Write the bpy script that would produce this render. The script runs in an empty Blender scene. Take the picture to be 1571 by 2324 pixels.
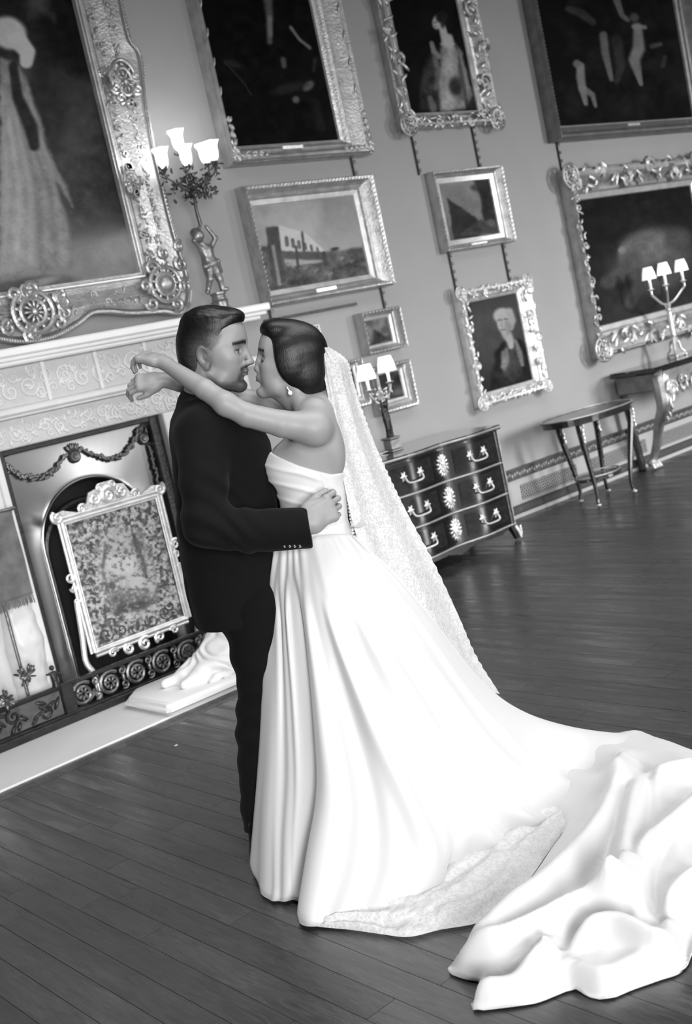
import bpy, bmesh, math, random
import numpy as np
from mathutils import Vector, Matrix

rng = random.Random(7)
nrng = np.random.default_rng(11)
scene = bpy.context.scene
COL = scene.collection

# ------------------------------------------------------------------ camera
W_PX, H_PX = 1571.0, 2324.0
CX, CY, F_PX = 785.5, 1162.0, 2594.06
ROLL, PITCH, YAW, CAM_H = -0.217978, -0.138901, 0.683985, 1.58
CAM = np.array([0.0, 0.0, CAM_H])
_fw = np.array([math.sin(YAW)*math.cos(PITCH), math.cos(YAW)*math.cos(PITCH), math.sin(PITCH)])
_rt = np.array([math.cos(YAW), -math.sin(YAW), 0.0])
_up = np.cross(_rt, _fw)
RT = math.cos(ROLL)*_rt + math.sin(ROLL)*_up
UP = -math.sin(ROLL)*_rt + math.cos(ROLL)*_up
FW = _fw
RH = _rt.copy()                                                   # level direction to the picture's right
FH = np.array([math.sin(YAW), math.cos(YAW), 0.0])                # level direction away from the viewer

cam_data = bpy.data.cameras.new('camera')
cam_data.sensor_fit = 'VERTICAL'
cam_data.sensor_height = 36.0
cam_data.sensor_width = 36.0*W_PX/H_PX
cam_data.lens = F_PX/H_PX*36.0
cam_data.clip_start = 0.05
cam_data.dof.use_dof = True
cam_data.dof.focus_distance = 3.62
cam_data.dof.aperture_fstop = 4.0
cam = bpy.data.objects.new('camera', cam_data)
COL.objects.link(cam)
cam.matrix_world = Matrix(((RT[0], UP[0], -FW[0], 0), (RT[1], UP[1], -FW[1], 0), (RT[2], UP[2], -FW[2], CAM_H), (0, 0, 0, 1)))
scene.camera = cam

# ------------------------------------------------------------------ world, room lamps, exposure
world = bpy.data.worlds.new('daylight'); scene.world = world
world.use_nodes = True
world.node_tree.nodes['Background'].inputs[0].default_value = (0.8, 0.8, 0.8, 1)
world.node_tree.nodes['Background'].inputs[1].default_value = 0.4

def area(name, loc, target, sx, sy, power, spread=180):
    l = bpy.data.lights.new(name, 'AREA'); l.shape = 'RECTANGLE'; l.size = sx; l.size_y = sy; l.energy = power
    l.spread = math.radians(spread)
    o = bpy.data.objects.new(name, l); COL.objects.link(o); o.location = loc
    o.rotation_euler = (Vector(target)-Vector(loc)).to_track_quat('-Z', 'Y').to_euler()
    return o

WIN_X = (-1.3, 3.2, 8.0, 12.2)                                     # unseen windows behind the photographer, the first two placed to light the dress
for wx, pw, aim, wz in zip(WIN_X, (100, 26, 40, 165), ((2.1, 3.2, 0.15), (2.9, 3.6, 0.1), (6.2, 6, -0.6), (9.6, 6, -0.9)), (1.75, 1.9, 2.5, 2.5)):
    area('unseen_window_light', (wx, -3.3, wz), aim, 1.5, 2.6, pw, 70)
area('added_laylight', (6.0, 1.6, 5.3), (6.0, 1.6, 0), 11.4, 2.6, 285, 118)  # unseen laylight, added for top light on the dress and lower wall

vs = scene.view_settings
vs.view_transform = 'Standard'; vs.look = 'None'; vs.gamma = 1.0; vs.use_curve_mapping = False
vs.exposure = 0.08
scene.display_settings.display_device = 'sRGB'

# ------------------------------------------------------------------ pixels to places
def ray(x, y):
    return (x-CX)*RT - (y-CY)*UP + F_PX*FW
def onZ(x, y, z=0.0):
    d = ray(x, y); return CAM + d*((z-CAM_H)/d[2])
def onY(x, y, Y):
    d = ray(x, y); return CAM + d*(Y/d[1])
def onD(x, y, D):                                                 # at a level distance D from the viewer
    d = ray(x, y); return CAM + d*(D/(d@FH))
def proj(p):
    d = np.asarray(p, float)-CAM; z = d@FW
    return CX+F_PX*(d@RT)/z, CY-F_PX*(d@UP)/z
def uv(u, D, z):
    return u*RH + D*FH + np.array([0, 0, z])
def lin(v):
    v = np.asarray(v, float)
    return np.where(v <= 0.04045, v/12.92, ((v+0.055)/1.055)**2.4)

# ------------------------------------------------------------------ materials
MATS = {}
def mat(name, grey, rough=0.6, metal=0.0, var=0.0, vscale=8.0, bump=0.0, bscale=40.0, spec=0.5, stretch=(1, 1, 1), detail=5.0,
        sheen=0.0, coat=0.0, attr=None, rand=0.0, emit=0.0, world_coord=False, sss=0.0, transmission=0.0, rvar=0.0, dist=0.0):
    if name in MATS: return MATS[name]
    m = bpy.data.materials.new(name); m.use_nodes = True
    nt = m.node_tree; b = nt.nodes['Principled BSDF']; N = nt.nodes.new; L = nt.links.new
    g = float(lin(grey))
    b.inputs['Base Color'].default_value = (g, g, g, 1)
    b.inputs['Roughness'].default_value = rough; b.inputs['Metallic'].default_value = metal
    b.inputs['Specular IOR Level'].default_value = spec
    b.inputs['Sheen Weight'].default_value = sheen; b.inputs['Coat Weight'].default_value = coat
    if sss:
        b.inputs['Subsurface Weight'].default_value = sss; b.inputs['Subsurface Scale'].default_value = 0.01
        b.inputs['Subsurface Radius'].default_value = (0.6, 0.6, 0.6)
    if emit:
        b.inputs['Emission Color'].default_value = (1, 1, 1, 1); b.inputs['Emission Strength'].default_value = emit
    src = None
    if attr:
        a = N('ShaderNodeAttribute'); a.attribute_name = attr; src = a.outputs['Color']
    mp = None
    if var or bump or rvar:
        if world_coord:
            ge = N('ShaderNodeNewGeometry'); co = ge.outputs['Position']
        else:
            tc = N('ShaderNodeTexCoord'); co = tc.outputs['Object']
        mp = N('ShaderNodeMapping'); L(co, mp.inputs['Vector']); mp.inputs['Scale'].default_value = stretch
        if rand and world_coord:
            oi = N('ShaderNodeObjectInfo'); mu = N('ShaderNodeMath'); mu.operation = 'MULTIPLY'; mu.inputs[1].default_value = 37.0
            L(oi.outputs['Random'], mu.inputs[0]); cb = N('ShaderNodeCombineXYZ'); L(mu.outputs[0], cb.inputs[1]); L(mu.outputs[0], cb.inputs[2])
            L(cb.outputs[0], mp.inputs['Location'])
    if var:
        no = N('ShaderNodeTexNoise'); no.inputs['Scale'].default_value = vscale; no.inputs['Detail'].default_value = detail
        no.inputs['Distortion'].default_value = dist
        L(mp.outputs[0], no.inputs['Vector'])
        mr = N('ShaderNodeMapRange'); mr.inputs['From Min'].default_value = 0.28; mr.inputs['From Max'].default_value = 0.72
        mr.inputs['To Min'].default_value = 1-var; mr.inputs['To Max'].default_value = 1+var
        L(no.outputs['Fac'], mr.inputs['Value'])
        mx = N('ShaderNodeMix'); mx.data_type = 'RGBA'; mx.blend_type = 'MULTIPLY'; mx.inputs['Factor'].default_value = 1.0
        if src: L(src, mx.inputs[6])
        else: mx.inputs[6].default_value = (g, g, g, 1)
        L(mr.outputs[0], mx.inputs[7]); src = mx.outputs[2]
    if rand:
        oi = N('ShaderNodeObjectInfo'); mr = N('ShaderNodeMapRange'); mr.inputs['To Min'].default_value = 1-rand; mr.inputs['To Max'].default_value = 1+rand
        L(oi.outputs['Random'], mr.inputs['Value'])
        mx = N('ShaderNodeMix'); mx.data_type = 'RGBA'; mx.blend_type = 'MULTIPLY'; mx.inputs['Factor'].default_value = 1.0
        if src: L(src, mx.inputs[6])
        else: mx.inputs[6].default_value = (g, g, g, 1)
        L(mr.outputs[0], mx.inputs[7]); src = mx.outputs[2]
    if src: L(src, b.inputs['Base Color'])
    if rvar:
        no = N('ShaderNodeTexNoise'); no.inputs['Scale'].default_value = 2.2; no.inputs['Detail'].default_value = 4
        L(mp.outputs[0], no.inputs['Vector'])
        mr = N('ShaderNodeMapRange'); mr.inputs['From Min'].default_value = 0.3; mr.inputs['From Max'].default_value = 0.7
        mr.inputs['To Min'].default_value = rough-rvar; mr.inputs['To Max'].default_value = rough+rvar
        L(no.outputs['Fac'], mr.inputs['Value']); L(mr.outputs[0], b.inputs['Roughness'])
    if bump:
        nb = N('ShaderNodeTexNoise'); nb.inputs['Scale'].default_value = bscale; nb.inputs['Detail'].default_value = 4
        L(mp.outputs[0], nb.inputs['Vector'])
        bp = N('ShaderNodeBump'); bp.inputs['Strength'].default_value = min(1.0, bump); bp.inputs['Distance'].default_value = 0.01
        L(nb.outputs['Fac'], bp.inputs['Height']); L(bp.outputs[0], b.inputs['Normal'])
    MATS[name] = m
    return m

# ------------------------------------------------------------------ meshes
class MB:
    """collects verts and faces; build() links them as ONE mesh object"""
    def __init__(s): s.v = []; s.f = []; s.n = 0
    def add(s, verts, faces):
        verts = np.asarray(verts, float).reshape(-1, 3)
        s.v.append(verts); n = s.n
        s.f.extend([tuple(int(i)+n for i in f) for f in faces]); s.n += len(verts); return s
    def box(s, a, b):
        x0, y0, z0 = a; x1, y1, z1 = b
        return s.add([(x0,y0,z0),(x1,y0,z0),(x1,y1,z0),(x0,y1,z0),(x0,y0,z1),(x1,y0,z1),(x1,y1,z1),(x0,y1,z1)],
                     [(0,3,2,1),(4,5,6,7),(0,1,5,4),(1,2,6,5),(2,3,7,6),(3,0,4,7)])
    def bbox(s, a, b, r):
        """box with chamfered edges"""
        a = np.minimum(a, b) if False else np.asarray(a, float); b = np.asarray(b, float); c = (a+b)/2; h = (b-a)/2
        vs = []; idx = {}
        for ax in range(3):
            for sx in (-1, 1):
                for sy in (-1, 1):
                    for sz in (-1, 1):
                        sg = np.array([sx, sy, sz]); p = c+sg*(h-r); p[ax] = c[ax]+sg[ax]*h[ax]
                        idx[(ax, sx, sy, sz)] = len(vs); vs.append(p)
        fs = []
        for ax in range(3):
            o = [i for i in range(3) if i != ax]
            for sg in (-1, 1):
                q = []
                for (p, t) in ((-1,-1),(1,-1),(1,1),(-1,1)):
                    k = [0,0,0]; k[ax] = sg; k[o[0]] = p; k[o[1]] = t; q.append(idx[(ax, *k)])
                fs.append(tuple(q))
        for ax in range(3):
            o = [i for i in range(3) if i != ax]
            for p in (-1, 1):
                for t in (-1, 1):
                    k0 = [0,0,0]; k0[ax] = -1; k0[o[0]] = p; k0[o[1]] = t
                    k1 = list(k0); k1[ax] = 1
                    fs.append((idx[(o[0], *k0)], idx[(o[0], *k1)], idx[(o[1], *k1)], idx[(o[1], *k0)]))
        for sx in (-1, 1):
            for sy in (-1, 1):
                for sz in (-1, 1): fs.append(tuple(idx[(ax, sx, sy, sz)] for ax in range(3)))
        return s.add(vs, fs)
    def tube(s, path, radii, n=8, cap=True, squash=None):
        path = np.asarray(path, float); k = len(path)
        radii = np.broadcast_to(np.asarray(radii, float), (k,))
        T = np.gradient(path, axis=0); T /= np.linalg.norm(T, axis=1)[:, None]+1e-12
        ref = np.array([0, 0, 1.0]) if abs(T[0][2]) < 0.9 else np.array([1.0, 0, 0])
        nx = np.cross(T[0], ref); nx /= np.linalg.norm(nx)
        vs = []
        for i in range(k):
            nx = nx - T[i]*(nx@T[i]); nx /= np.linalg.norm(nx)+1e-12
            ny = np.cross(T[i], nx)
            for j in range(n):
                a = 2*math.pi*j/n
                o = nx*math.cos(a)+ny*math.sin(a)
                if squash is not None: o = o - squash[0]*(o@squash[0])*(1-squash[1])
                vs.append(path[i]+radii[i]*o)
        fs = [(i*n+j, i*n+(j+1) % n, (i+1)*n+(j+1) % n, (i+1)*n+j) for i in range(k-1) for j in range(n)]
        if cap: fs += [tuple(range(n))[::-1], tuple((k-1)*n+j for j in range(n))]
        return s.add(vs, fs)
    def lathe(s, prof, c, n=16, axis=(0, 0, 1), ref=None, rf=None):
        """prof: (radius, height) pairs along axis from c; rf(angle, i) scales a radius"""
        ax = np.asarray(axis, float); ax /= np.linalg.norm(ax)
        r0 = np.array([1.0, 0, 0]) if abs(ax[0]) < 0.9 else np.array([0, 1.0, 0])
        if ref is not None: r0 = np.asarray(ref, float)
        e1 = r0-ax*(r0@ax); e1 /= np.linalg.norm(e1); e2 = np.cross(ax, e1); c = np.asarray(c, float)
        vs = []
        for i, (r, h) in enumerate(prof):
            for j in range(n):
                a = 2*math.pi*j/n; rr = r*(rf(a, i) if rf else 1)
                vs.append(c+ax*h+rr*(math.cos(a)*e1+math.sin(a)*e2))
        k = len(prof)
        fs = [(i*n+j, i*n+(j+1) % n, (i+1)*n+(j+1) % n, (i+1)*n+j) for i in range(k-1) for j in range(n)]
        fs += [tuple(range(n))[::-1], tuple((k-1)*n+j for j in range(n))]
        return s.add(vs, fs)
    def ell(s, c, r, n=10, m=6, R=None):
        vs = []; c = np.asarray(c, float)
        for i in range(m+1):
            t = math.pi*i/m
            for j in range(n):
                a = 2*math.pi*j/n
                p = np.array([r[0]*math.sin(t)*math.cos(a), r[1]*math.sin(t)*math.sin(a), r[2]*math.cos(t)])
                vs.append(c+(R@p if R is not None else p))
        fs = [(i*n+j, (i+1)*n+j, (i+1)*n+(j+1) % n, i*n+(j+1) % n) for i in range(m) for j in range(n)]
        return s.add(vs, fs)
    def grid(s, P, close_u=False):
        """P: (a, b, 3) array of points"""
        a, b = P.shape[:2]
        fs = [(i*b+j, i*b+j+1, (i+1)*b+j+1, (i+1)*b+j) for i in range(a-1) for j in range(b-1)]
        if close_u: fs += [((a-1)*b+j, (a-1)*b+j+1, j+1, j) for j in range(b-1)]
        return s.add(P.reshape(-1, 3), fs)
    def prism(s, poly, a, b, frame):
        """poly of 2D points, pushed from a to b along frame[2]; frame = (ex, ey, ez, origin)"""
        ex, ey, ez, o = [np.asarray(q, float) for q in frame]; n = len(poly)
        vs = [o+p[0]*ex+p[1]*ey+a*ez for p in poly]+[o+p[0]*ex+p[1]*ey+b*ez for p in poly]
        fs = [tuple(range(n))[::-1], tuple(range(n, 2*n))]+[(i, (i+1) % n, n+(i+1) % n, n+i) for i in range(n)]
        return s.add(vs, fs)
    def verts(s): return np.concatenate(s.v) if s.v else np.zeros((0, 3))
    def build(s, name, material, parent=None, smooth=True, tone=None, subsurf=0, sharp=35, solid=0.0):
        v = s.verts()
        if parent is not None: v = v-np.array(PO.get(parent.name, (0, 0, 0)))
        return mesh_object(name, v, s.f, material, parent, smooth, tone, subsurf, sharp, solid)

PO = {}     # world origin of each parent
def mesh_object(name, v, f, material, parent=None, smooth=True, tone=None, subsurf=0, sharp=35, solid=0.0):
    me = bpy.data.meshes.new(name)
    if isinstance(f, np.ndarray):
        n, k = f.shape
        me.vertices.add(len(v)); me.vertices.foreach_set('co', np.asarray(v, np.float32).ravel())
        me.loops.add(n*k); me.loops.foreach_set('vertex_index', f.astype(np.int32).ravel())
        me.polygons.add(n); me.polygons.foreach_set('loop_start', np.arange(0, n*k, k, dtype=np.int32))
        me.polygons.foreach_set('loop_total', np.full(n, k, np.int32))
        me.update(calc_edges=True)
    else:
        me.from_pydata([tuple(p) for p in v], [], f); me.update()
    bm = None
    me.materials.append(MATS[material] if isinstance(material, str) else material)
    if smooth:
        me.polygons.foreach_set('use_smooth', np.ones(len(me.polygons), bool))
        if sharp and sharp < 180:
            try: me.set_sharp_from_angle(angle=math.radians(sharp))
            except Exception: pass
    if tone is not None:
        ca = me.color_attributes.new('tone', 'FLOAT_COLOR', 'POINT')
        t = lin(np.clip(tone, 0, 1)); arr = np.ones((len(v), 4), np.float32); arr[:, 0] = t; arr[:, 1] = t; arr[:, 2] = t
        ca.data.foreach_set('color', arr.ravel())
    o = bpy.data.objects.new(name, me); COL.objects.link(o)
    if parent is not None: o.parent = parent
    PO[o.name] = PO.get(parent.name, (0, 0, 0)) if parent is not None else (0, 0, 0)
    if solid:
        md = o.modifiers.new('thickness', 'SOLIDIFY'); md.thickness = solid; md.offset = 0
    if subsurf:
        md = o.modifiers.new('smooth', 'SUBSURF'); md.levels = subsurf; md.render_levels = subsurf
    return o

def tag(o, label=None, cat=None, group=None, kind=None):
    if label: o['label'] = label
    if cat: o['category'] = cat
    if group: o['group'] = group
    if kind: o['kind'] = kind
    return o
def thing(name, loc, label, cat, group=None):
    o = bpy.data.objects.new(name, None); COL.objects.link(o); o.location = tuple(loc); o.empty_display_size = 0.1
    PO[o.name] = tuple(float(q) for q in loc)
    return tag(o, label, cat, group)
def structure(name, mb, material, parent=None, **kw):
    o = mb.build(name, material, parent, **kw)
    if parent is None: o['kind'] = 'structure'
    return o

def spiral(c, r, turns, ex, ey, start=0.0, sgn=1, n=None, grow=1.0, r_in=0.12):
    n = n or int(12*turns)+2
    t = np.linspace(0, 1, n); rad = r*(1-(1-r_in)*t**grow); a = start+sgn*2*math.pi*turns*t
    return np.asarray(c)+np.outer(rad*np.cos(a), ex)+np.outer(rad*np.sin(a), ey)
def catmull(pts, k=6):
    pts = np.asarray(pts, float); P = np.vstack([2*pts[0]-pts[1], pts, 2*pts[-1]-pts[-2]]); out = []
    for i in range(1, len(P)-2):
        for t in np.linspace(0, 1, k, endpoint=False):
            a, b, c, d = P[i-1], P[i], P[i+1], P[i+2]
            out.append(0.5*((2*b)+(-a+c)*t+(2*a-5*b+4*c-d)*t*t+(-a+3*b-3*c+d)*t**3))
    out.append(pts[-1]); return np.array(out)
def vnoise(x, y, seed=0, octaves=4, lac=2.0, gain=0.5):
    """value noise on arrays, 0..1"""
    x = np.asarray(x, float); y = np.asarray(y, float); tot = np.zeros_like(x); amp = 1.0; s = 0.0
    for o in range(octaves):
        xi = np.floor(x).astype(np.int64); yi = np.floor(y).astype(np.int64); fx = x-xi; fy = y-yi
        fx = fx*fx*(3-2*fx); fy = fy*fy*(3-2*fy)
        def h(a, b):
            n = (a*374761393+b*668265263+(seed+o)*974711) & 0x7fffffff
            n = ((n ^ (n >> 13))*1274126177) & 0x7fffffff
            return ((n ^ (n >> 16)) & 0xffff)/65535.0
        tot += amp*((h(xi, yi)*(1-fx)+h(xi+1, yi)*fx)*(1-fy)+(h(xi, yi+1)*(1-fx)+h(xi+1, yi+1)*fx)*fy)
        s += amp; amp *= gain; x = x*lac; y = y*lac
    return tot/s
def noise3(p, seed=0, octaves=3):
    return (vnoise(p[:, 0]+0.37*p[:, 2], p[:, 1]-0.21*p[:, 2], seed, octaves)+vnoise(p[:, 1]+0.31*p[:, 0], p[:, 2]+0.17*p[:, 0], seed+9, octaves))/2
EX, EY, EZ = np.eye(3)

# ================================================================== rounded bodies from blended volumes
def unit(v):
    v = np.asarray(v, float); return v/(np.linalg.norm(v)+1e-12)
class SDF:
    """a body grown from smoothly blended round cones, ellipsoids and slabs; mesh() wraps it in ONE closed surface"""
    def __init__(s): s.p = []
    def _add(s, fn, lo, hi, k, op): s.p.append((fn, np.asarray(lo, float), np.asarray(hi, float), k, op)); return s
    def cone(s, a, b, ra, rb, k=0.02, flat=None, op='+'):
        a = np.asarray(a, float); b = np.asarray(b, float); ab = b-a; L2 = ab@ab+1e-12; r = max(ra, rb)
        if flat is not None: fn_, fs = unit(flat[0]), flat[1]
        def fn(P):
            q = P-a; t = np.clip(q@ab/L2, 0, 1); d = q-t[:, None]*ab
            if flat is not None:
                c = d@fn_; d = d+np.outer(c*(1/fs-1), fn_)
            return (np.sqrt((d*d).sum(1))-(ra+(rb-ra)*t))*(1 if flat is None else min(1, (1+fs)/2))
        return s._add(fn, np.minimum(a, b)-r, np.maximum(a, b)+r, k, op)
    def chain(s, pts, rs, k=0.02, flat=None, op='+', kj=0.008):
        for i in range(len(pts)-1): s.cone(pts[i], pts[i+1], rs[i], rs[i+1], k if i == 0 else min(k, kj), flat, op)
        return s
    def ell(s, c, r, R=None, k=0.02, op='+'):
        c = np.asarray(c, float); r = np.asarray(r, float); R = np.eye(3) if R is None else np.asarray(R, float); m = r.max()
        def fn(P):
            q = (P-c)@R; k0 = np.sqrt(((q/r)**2).sum(1)); k1 = np.sqrt(((q/(r*r))**2).sum(1))+1e-9
            return np.where(k0 < 1e-6, -r.min(), k0*(k0-1)/k1)
        return s._add(fn, c-m, c+m, k, op)
    def ball(s, c, r, k=0.02, op='+'): return s.ell(c, (r, r, r), None, k, op)
    def box(s, c, h, R=None, rad=0.01, k=0.01, op='+'):
        c = np.asarray(c, float); h = np.asarray(h, float)-rad; R = np.eye(3) if R is None else np.asarray(R, float); m = np.linalg.norm(h)+rad
        def fn(P):
            q = np.abs((P-c)@R)-h; return np.sqrt((np.maximum(q, 0)**2).sum(1))+np.minimum(q.max(1), 0)-rad
        return s._add(fn, c-m, c+m, k, op)
    def half(s, c, n, k=0.002):
        """keep only the side of the plane that n points away from"""
        c = np.asarray(c, float); n = unit(n)
        return s._add(lambda P: -((P-c)@n), np.full(3, -1e3), np.full(3, 1e3), k, '-')
    def sub(s, other, k=0.01):
        """carve with another SDF"""
        lo = np.min([q[1] for q in other.p if q[4] == '+'], 0); hi = np.max([q[2] for q in other.p if q[4] == '+'], 0)
        return s._add(other.eval, lo, hi, k, '-')
    def wave(s, fn, lo, hi):
        """shift the surface by fn(P) metres"""
        return s._add(fn, lo, hi, 0, 'w')
    def eval(s, P):
        d = np.full(len(P), 9.0)
        for fn, lo, hi, k, op in s.p:
            m = 0.05+2*k
            sel = np.where(((P > lo-m) & (P < hi+m)).all(1))[0] if lo[0] > -500 else np.arange(len(P))
            if len(sel) == 0: continue
            q = fn(P[sel]); a = d[sel]
            if op == '+':
                h = np.maximum(k-np.abs(a-q), 0)/max(k, 1e-9); d[sel] = np.minimum(a, q)-h*h*k*0.25
            elif op == '-':
                q = -q; h = np.maximum(k-np.abs(a-q), 0)/max(k, 1e-9); d[sel] = np.maximum(a, q)+h*h*k*0.25
            else: d[sel] = a-q
        return d
    def mesh(s, h, pad=0.012):
        lo = np.min([q[1] for q in s.p if q[4] == '+'], 0)-pad-h*2; hi = np.max([q[2] for q in s.p if q[4] == '+'], 0)+pad+h*2
        B = 8; nb = np.ceil((hi-lo)/(h*B)).astype(int); n = nb*B+1
        # coarse look first, fine values only near the surface
        cs = [lo[i]+(np.arange(nb[i])+0.5)*h*B for i in range(3)]
        C = np.stack(np.meshgrid(*cs, indexing='ij'), -1).reshape(-1, 3)
        dc = s.eval(C); near = (np.abs(dc) < h*B*1.25+0.012).reshape(nb)
        V = np.repeat(np.repeat(np.repeat(dc.reshape(nb), B, 0), B, 1), B, 2)
        V = np.pad(V, ((0, 1), (0, 1), (0, 1)), mode='edge').astype(np.float32)
        mk = np.zeros(n, bool)
        for i, j, k in np.argwhere(near): mk[i*B:i*B+B+1, j*B:j*B+B+1, k*B:k*B+B+1] = True
        I = np.argwhere(mk)
        for a in range(0, len(I), 400000):
            q = I[a:a+400000]; V[q[:, 0], q[:, 1], q[:, 2]] = s.eval(lo+q*h)
        V[0] = V[-1] = 1; V[:, 0] = V[:, -1] = 1; V[:, :, 0] = V[:, :, -1] = 1
        S = V < 0
        # surface nets
        c8 = [S[a:n[0]-1+a, b:n[1]-1+b, c:n[2]-1+c] for a in (0, 1) for b in (0, 1) for c in (0, 1)]
        cnt = sum(x.astype(np.int8) for x in c8); cell = (cnt > 0) & (cnt < 8); ids = np.full(cell.shape, -1, np.int32)
        A = np.argwhere(cell); ids[A[:, 0], A[:, 1], A[:, 2]] = np.arange(len(A))
        acc = np.zeros((len(A), 3)); num = np.zeros(len(A))
        off = [(a, b, c) for a in (0, 1) for b in (0, 1) for c in (0, 1)]
        val = {o: V[A[:, 0]+o[0], A[:, 1]+o[1], A[:, 2]+o[2]] for o in off}
        for o in off:
            for ax in range(3):
                if o[ax] == 0:
                    o2 = list(o); o2[ax] = 1; o2 = tuple(o2); v0, v1 = val[o], val[o2]; x = (v0 < 0) != (v1 < 0)
                    t = np.where(x, v0/(v0-v1+1e-12), 0); pt = np.tile(np.array(o, float), (len(A), 1)); pt[:, ax] += t
                    acc[x] += pt[x]; num[x] += 1
        P = lo+(A+acc/num[:, None])*h
        F = []
        for ax in range(3):
            o1, o2 = (ax+1) % 3, (ax+2) % 3
            sl = [slice(1, -1)]*3; sl[ax] = slice(0, -1)
            a = S[tuple(sl)]; sl2 = list(sl); sl2[ax] = slice(1, None); b = S[tuple(sl2)]
            for (cr, flip) in (((a & ~b), False), ((~a & b), True)):
                e = np.argwhere(cr)
                if len(e) == 0: continue
                base = e.copy(); base[:, o1] += 1; base[:, o2] += 1
                q = []
                for (d1, d2) in ((-1, -1), (0, -1), (0, 0), (-1, 0)):
                    r = base.copy(); r[:, o1] += d1; r[:, o2] += d2; q.append(ids[r[:, 0], r[:, 1], r[:, 2]])
                q = np.stack(q, 1); F.append(q[:, ::-1] if flip else q)
        F = np.concatenate(F)
        return P, F
def sdf_object(name, s, h, material, parent=None, tone=None, sharp=180, relax=2, lift=None):
    P, F = s.mesh(h)
    for _ in range(relax):                                           # ease the voxel steps
        acc = np.zeros_like(P); cnt = np.zeros(len(P))
        for i in range(4):
            a, b = F[:, i], F[:, (i+1) % 4]
            for k in range(3): acc[:, k] += np.bincount(a, P[b, k], len(P))
            cnt += np.bincount(a, minlength=len(P))
        P = P*0.5+0.5*acc/np.maximum(cnt, 1)[:, None]
    t = tone(P) if tone is not None else None
    org = np.array(PO.get(parent.name, (0, 0, 0))) if parent is not None else 0
    return mesh_object(name, P-org, F, material, parent, True, t, 0, sharp)
def frame_from(x, z):
    """rotation whose columns are forward x, side y, up z"""
    x = unit(x); z = unit(np.asarray(z, float)-x*(np.asarray(z, float)@x)); return np.stack([x, np.cross(z, x), z], 1)

# ================================================================== materials of the place
mat('wall_silk', 0.60, 0.75, var=0.03, vscale=3, bump=0.05, bscale=120, sheen=0.2)
mat('plain_plaster', 0.60, 0.8)
mat('oak', 0.20, 0.32, spec=0.8, var=0.42, vscale=9, bump=0.06, bscale=30, stretch=(9, 0.9, 9), rand=0.16, world_coord=True, rvar=0.13, dist=1.6)
mat('dark_gap', 0.06, 0.9)
mat('gilt', 0.72, 0.38, 0.75, var=0.22, vscale=14, bump=0.35, bscale=70)
mat('gilt_bright', 0.85, 0.33, 0.6, var=0.18, vscale=14, bump=0.25, bscale=60)
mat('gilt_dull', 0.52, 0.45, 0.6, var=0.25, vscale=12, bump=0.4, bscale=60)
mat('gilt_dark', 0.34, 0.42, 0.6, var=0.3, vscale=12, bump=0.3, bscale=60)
mat('canvas_oil', 0.5, 0.6, attr='tone', spec=0.06)
mat('marble', 0.84, 0.35, var=0.06, vscale=3.5, bump=0.03, bscale=60, dist=2.0)
mat('marble_carved', 0.75, 0.45, var=0.08, vscale=9, bump=0.5, bscale=34)
mat('bronze_dark', 0.20, 0.38, 0.55, var=0.3, vscale=16, bump=0.3, bscale=50)
mat('bronze', 0.42, 0.36, 0.75, var=0.3, vscale=16, bump=0.3, bscale=50)
mat('steel_polished', 0.50, 0.24, 0.9, var=0.04, vscale=3)
mat('soot', 0.035, 0.8)
mat('hearth_stone', 0.90, 0.55, var=0.04, vscale=4, bump=0.05)
mat('skirting_cream', 0.66, 0.5)
mat('skirting_dark', 0.27, 0.4, var=0.2, vscale=10, bump=0.3, bscale=40)
mat('mahogany', 0.15, 0.22, var=0.35, vscale=7, coat=0.4, stretch=(1, 1, 5))
mat('lacquer', 0.13, 0.16, var=0.55, vscale=24, coat=0.6, dist=1.5)
mat('ebony', 0.06, 0.25, coat=0.3)
mat('lampshade', 0.95, 0.8, emit=0.8)
mat('glass_shade', 0.92, 0.5, emit=0.9)
mat('marble_white', 0.94, 0.4, var=0.04, vscale=4)
mat('candle_sleeve', 0.92, 0.6)
mat('black_metal', 0.07, 0.5)
mat('tapestry', 0.5, 0.9, attr='tone', bump=0.2, bscale=300)

# ================================================================== the room
YW = 6.05                                                          # face of the long picture wall
XL, XR, YF, ZC = -3.2, 14.5, -3.45, 5.4
structure('wall_back', MB().box((XL, YW, -0.1), (XR, YW+0.25, ZC)), 'wall_silk', smooth=False)
structure('wall_left', MB().box((XL-0.25, YF, -0.1), (XL, YW+0.25, ZC)), 'wall_silk', smooth=False)
structure('wall_right', MB().box((XR, YF, -0.1), (XR+0.25, YW+0.25, ZC)), 'wall_silk', smooth=False)
# unseen window wall behind the photographer, with an opening for each lamp
fw_ = MB(); edges = [XL]
for wx in WIN_X: edges += [wx-0.8, wx+0.8]
edges.append(XR)
for i in range(0, len(edges), 2): fw_.box((edges[i], YF-0.25, -0.1), (edges[i+1], YF, ZC))
for wx in WIN_X:
    fw_.box((wx-0.8, YF-0.25, -0.1), (wx+0.8, YF, 0.6)); fw_.box((wx-0.8, YF-0.25, 4.0), (wx+0.8, YF, ZC))
structure('wall_front', fw_, 'plain_plaster', smooth=False)
cl = MB()                                                          # ceiling, opened for the added laylight
lx0, lx1, ly0, ly1 = 0.1, 11.9, 0.2, 3.0
cl.box((XL, YF, ZC), (XR, ly0, ZC+0.2)).box((XL, ly1, ZC), (XR, YW, ZC+0.2)).box((XL, ly0, ZC), (lx0, ly1, ZC+0.2)).box((lx1, ly0, ZC), (XR, ly1, ZC+0.2))
structure('ceiling', cl, 'plain_plaster', smooth=False)

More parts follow.
